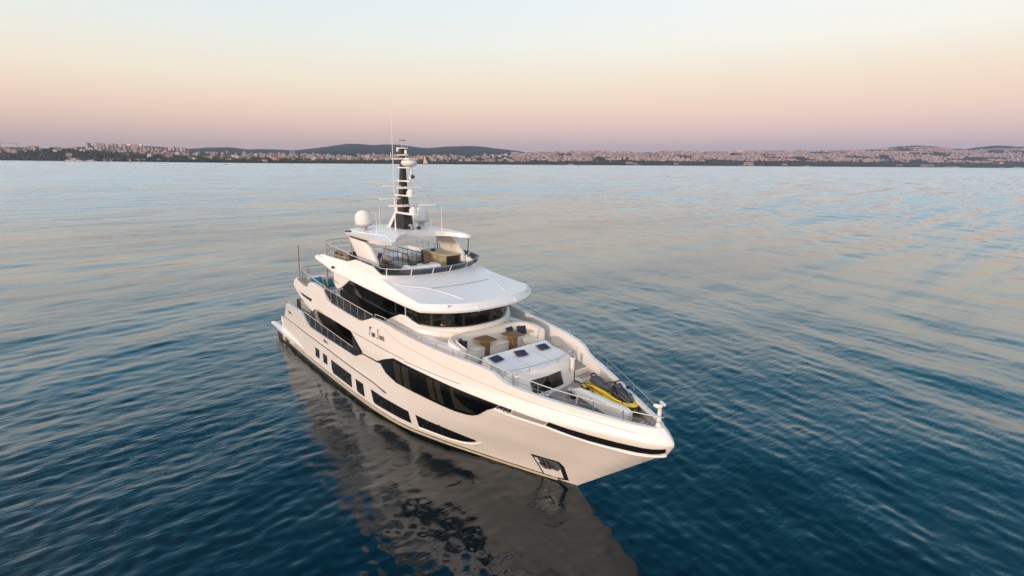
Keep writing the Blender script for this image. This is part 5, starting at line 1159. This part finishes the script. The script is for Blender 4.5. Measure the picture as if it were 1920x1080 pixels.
woods('woodland', 4200, 1040, 2000, 1.015, 1.12, 'dark blue green tree belt along the right shore', (8, 14))
# cranes
def crane_(px, D, row, jl, jr, label):
    z1 = topz(px, D, row); g = ground(px, D); H = z1 - g; t = empty('tower_crane', bgp(px, D, g), camyaw); tag(t, label, 'crane', 'tower cranes at the far left')
    mb = MB(); mb.box((-1.1, -1.1, 0), (1.1, 1.1, H)); mb.build('crane_mast', CR_RED, t, smooth=False)
    MB().box((-jl, -.8, H - 4), (jr, .8, H - 2.4)).build('jib', CR_RED, t, smooth=False)
    MB().box((-jl, -1.6, H - 7), (-jl + 6, 1.6, H - 3)).build('counterweight', ROOFT[1], t)
    MB().box((1.2, -1.4, H - 8), (4, 1.4, H - 5)).build('cab', ROOFT[1], t)
    mb = MB(); mb.tube([(0, 0, H + 4), (-jl + 4, 0, H - 2.5)], .35, 4); mb.tube([(0, 0, H + 4), (jr * .7, 0, H - 2.5)], .35, 4); mb.tube([(0, 0, H - 4), (0, 0, H + 4)], .8, 4); mb.build('tie_bar', CR_RED, t)
CR_RED = pmat('crane_red', (.32, .09, .06), .7)
crane_(28, 4500, 269, 10, 130, 'red tower crane with a long jib, the left one of the two')
crane_(59, 4500, 269.5, 36, 30, 'red tower crane with a shorter jib, the right one of the two')
def tower(px, D, row, w, mat, name, label, cat, z0=None):
    g = ground(px, D) if z0 is None else z0; h = topz(px, D, row) - g; t = empty(name, bgp(px, D, g)); tag(t, label, cat)
    MB().lathe([(w, -3), (w * .85, h * .75), (w * 1.15, h * .76), (w * 1.15, h * .8), (w * .7, h * .81), (w * .6, h * .92)], (0, 0, 0), 10).build('shaft', mat, t)
    MB().lathe([(w * .75, h * .92), (w * .4, h * .96), (.05, h)], (0, 0, 0), 10).build('cap', ROOFT[1], t)
tower(556, 5200, 283, 6, BUILDING_WHITE[2], 'chimney_tower', 'slim pale tower, left one of a pair above the middle shore town', 'tower')
tower(561, 5200, 283, 6, BUILDING_WHITE[2], 'chimney_tower', 'slim pale tower, right one of a pair above the middle shore town', 'tower')
tower(1138, 5300, 299, 4, BUILDING_WHITE[2], 'lighthouse', 'slim pale tower standing on the low shore right of the yacht mast', 'tower')
tower(1288, 6400, 287, 7, CR_RED, 'red_tower', 'red tower standing above the dark tree belt on the right', 'tower')
tower(1256, 5600, 295, 2.2, BUILDING_WHITE[2], 'pole_tower', 'thin white mast rising from the right shore left of the red tower', 'mast')
# sun-struck glazed fronts (mirror the low sun towards the viewer)
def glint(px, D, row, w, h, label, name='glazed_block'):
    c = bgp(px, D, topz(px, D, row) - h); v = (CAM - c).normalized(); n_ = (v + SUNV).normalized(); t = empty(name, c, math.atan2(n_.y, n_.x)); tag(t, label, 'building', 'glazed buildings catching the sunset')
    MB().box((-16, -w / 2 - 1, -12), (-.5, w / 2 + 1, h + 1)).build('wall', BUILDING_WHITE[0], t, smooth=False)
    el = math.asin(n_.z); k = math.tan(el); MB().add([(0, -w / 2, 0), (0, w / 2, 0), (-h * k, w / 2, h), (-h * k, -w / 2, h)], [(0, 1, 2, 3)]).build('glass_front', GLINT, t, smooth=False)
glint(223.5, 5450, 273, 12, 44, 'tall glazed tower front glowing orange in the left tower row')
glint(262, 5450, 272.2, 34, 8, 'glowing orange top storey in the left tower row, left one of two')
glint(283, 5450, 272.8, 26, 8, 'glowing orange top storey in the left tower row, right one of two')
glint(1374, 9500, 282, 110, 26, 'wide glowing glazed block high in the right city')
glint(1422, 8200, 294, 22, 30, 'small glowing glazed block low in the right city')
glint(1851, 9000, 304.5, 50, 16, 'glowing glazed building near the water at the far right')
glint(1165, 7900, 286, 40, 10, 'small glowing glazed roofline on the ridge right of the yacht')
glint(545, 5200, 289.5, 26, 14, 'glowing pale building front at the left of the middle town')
# boats
b1 = empty('small_motorboat', bgp(435, 1900, 0), camyaw); tag(b1, 'tiny motorboat far out on the water at the left', 'boat')
mb = MB(); mb.loft([[(x, -w, 1.3), (x, -w * .7, -.2), (x, w * .7, -.2), (x, w, 1.3)] for x, w in ((-7, 1.6), (-2, 2), (3, 1.7), (7, .2))], True, True); mb.add([(x, y, 1.3) for x, y in ((-7, -1.6), (-2, -2), (3, -1.7), (7, 0), (3, 1.7), (-2, 2), (-7, 1.6))], [tuple(range(7))]); mb.build('hull', BUILDING_WHITE[4], b1, smooth=False)
MB().box((-3, -1.2, 1.3), (2, 1.2, 3.2)).build('cabin', BUILDING_WHITE[2], b1, bevel=.2)
MB().tube([(0, 0, 3), (0, 0, 6)], .15, 5).build('mast', BUILDING_WHITE[2], b1)
b2 = empty('sailing_boat', bgp(800, 3300, 0), camyaw); tag(b2, 'sailing boat with a peach coloured sail right of the yacht mast', 'boat')
mb = MB(); mb.loft([[(x, -w, 2.2), (x, -w * .6, -.2), (x, w * .6, -.2), (x, w, 2.2)] for x, w in ((-14, 1.5), (-6, 3.2), (6, 2.8), (16, .3))], True, True); mb.add([(x, y, 2.2) for x, y in ((-14, -1.5), (-6, -3.2), (6, -2.8), (16, 0), (6, 2.8), (-6, 3.2), (-14, 1.5))], [tuple(range(7))]); mb.build('hull', BUILDING_WHITE[2], b2, smooth=False)
MB().tube([(-4, 0, 2), (-4, 0, 54)], [.5, .25], 6).build('mast', ROOFT[1], b2)
MB().add([(-5, -.4, 5), (-5, -.4, 52), (-14, 1.2, 6)], [(0, 1, 2)]).build('main_sail', pmat('sail_peach', (.75, .5, .36), .8), b2)
MB().add([(-3.5, -.4, 6), (-3.8, -.3, 48), (13, 1.5, 5)], [(0, 1, 2)]).build('fore_sail', pmat('sail_pale', (.7, .52, .42), .8), b2)
for px, row, lab in ((1080, 311.6, 'tiny dark boat far out, left of two dots on the pale water'), (1245, 330, 'tiny dark marker float on the pale water at the right')):
    D = 14.6 * 1015 / (row - HZ(px)); b = empty('distant_buoy', bgp(px, D, 0)); tag(b, lab, 'buoy')
    k = D / 900; MB().lathe([(.8 * k, -.3), (1.0 * k, .3 * k), (.4 * k, .8 * k), (.15 * k, 1.8 * k)], (0, 0, 0), 8).build('float', BLACK, b)

# ------------------------------------------------------------------ air
if HAZE:
    hm = bpy.data.materials.new('haze_air'); hm.use_nodes = True; n = hm.node_tree.nodes; l = hm.node_tree.links; n.clear()
    o_ = n.new('ShaderNodeOutputMaterial'); v = n.new('ShaderNodeVolumePrincipled'); v.inputs['Density'].default_value = HAZE; v.inputs['Color'].default_value = HAZECOL; v.inputs['Anisotropy'].default_value = 0.0
    l.new(v.outputs[0], o_.inputs['Volume'])
    hb_ = MB(); c = CAM + FWDH * 7000; W_ = 24500
    hb_.box((CAM.x - W_, CAM.y - W_, -28), (CAM.x + W_, CAM.y + W_, 640)); ho = hb_.build('haze', hm, None, smooth=False); tag(ho, 'thin pale haze hanging over sea and shore', 'haze', None, 'stuff')
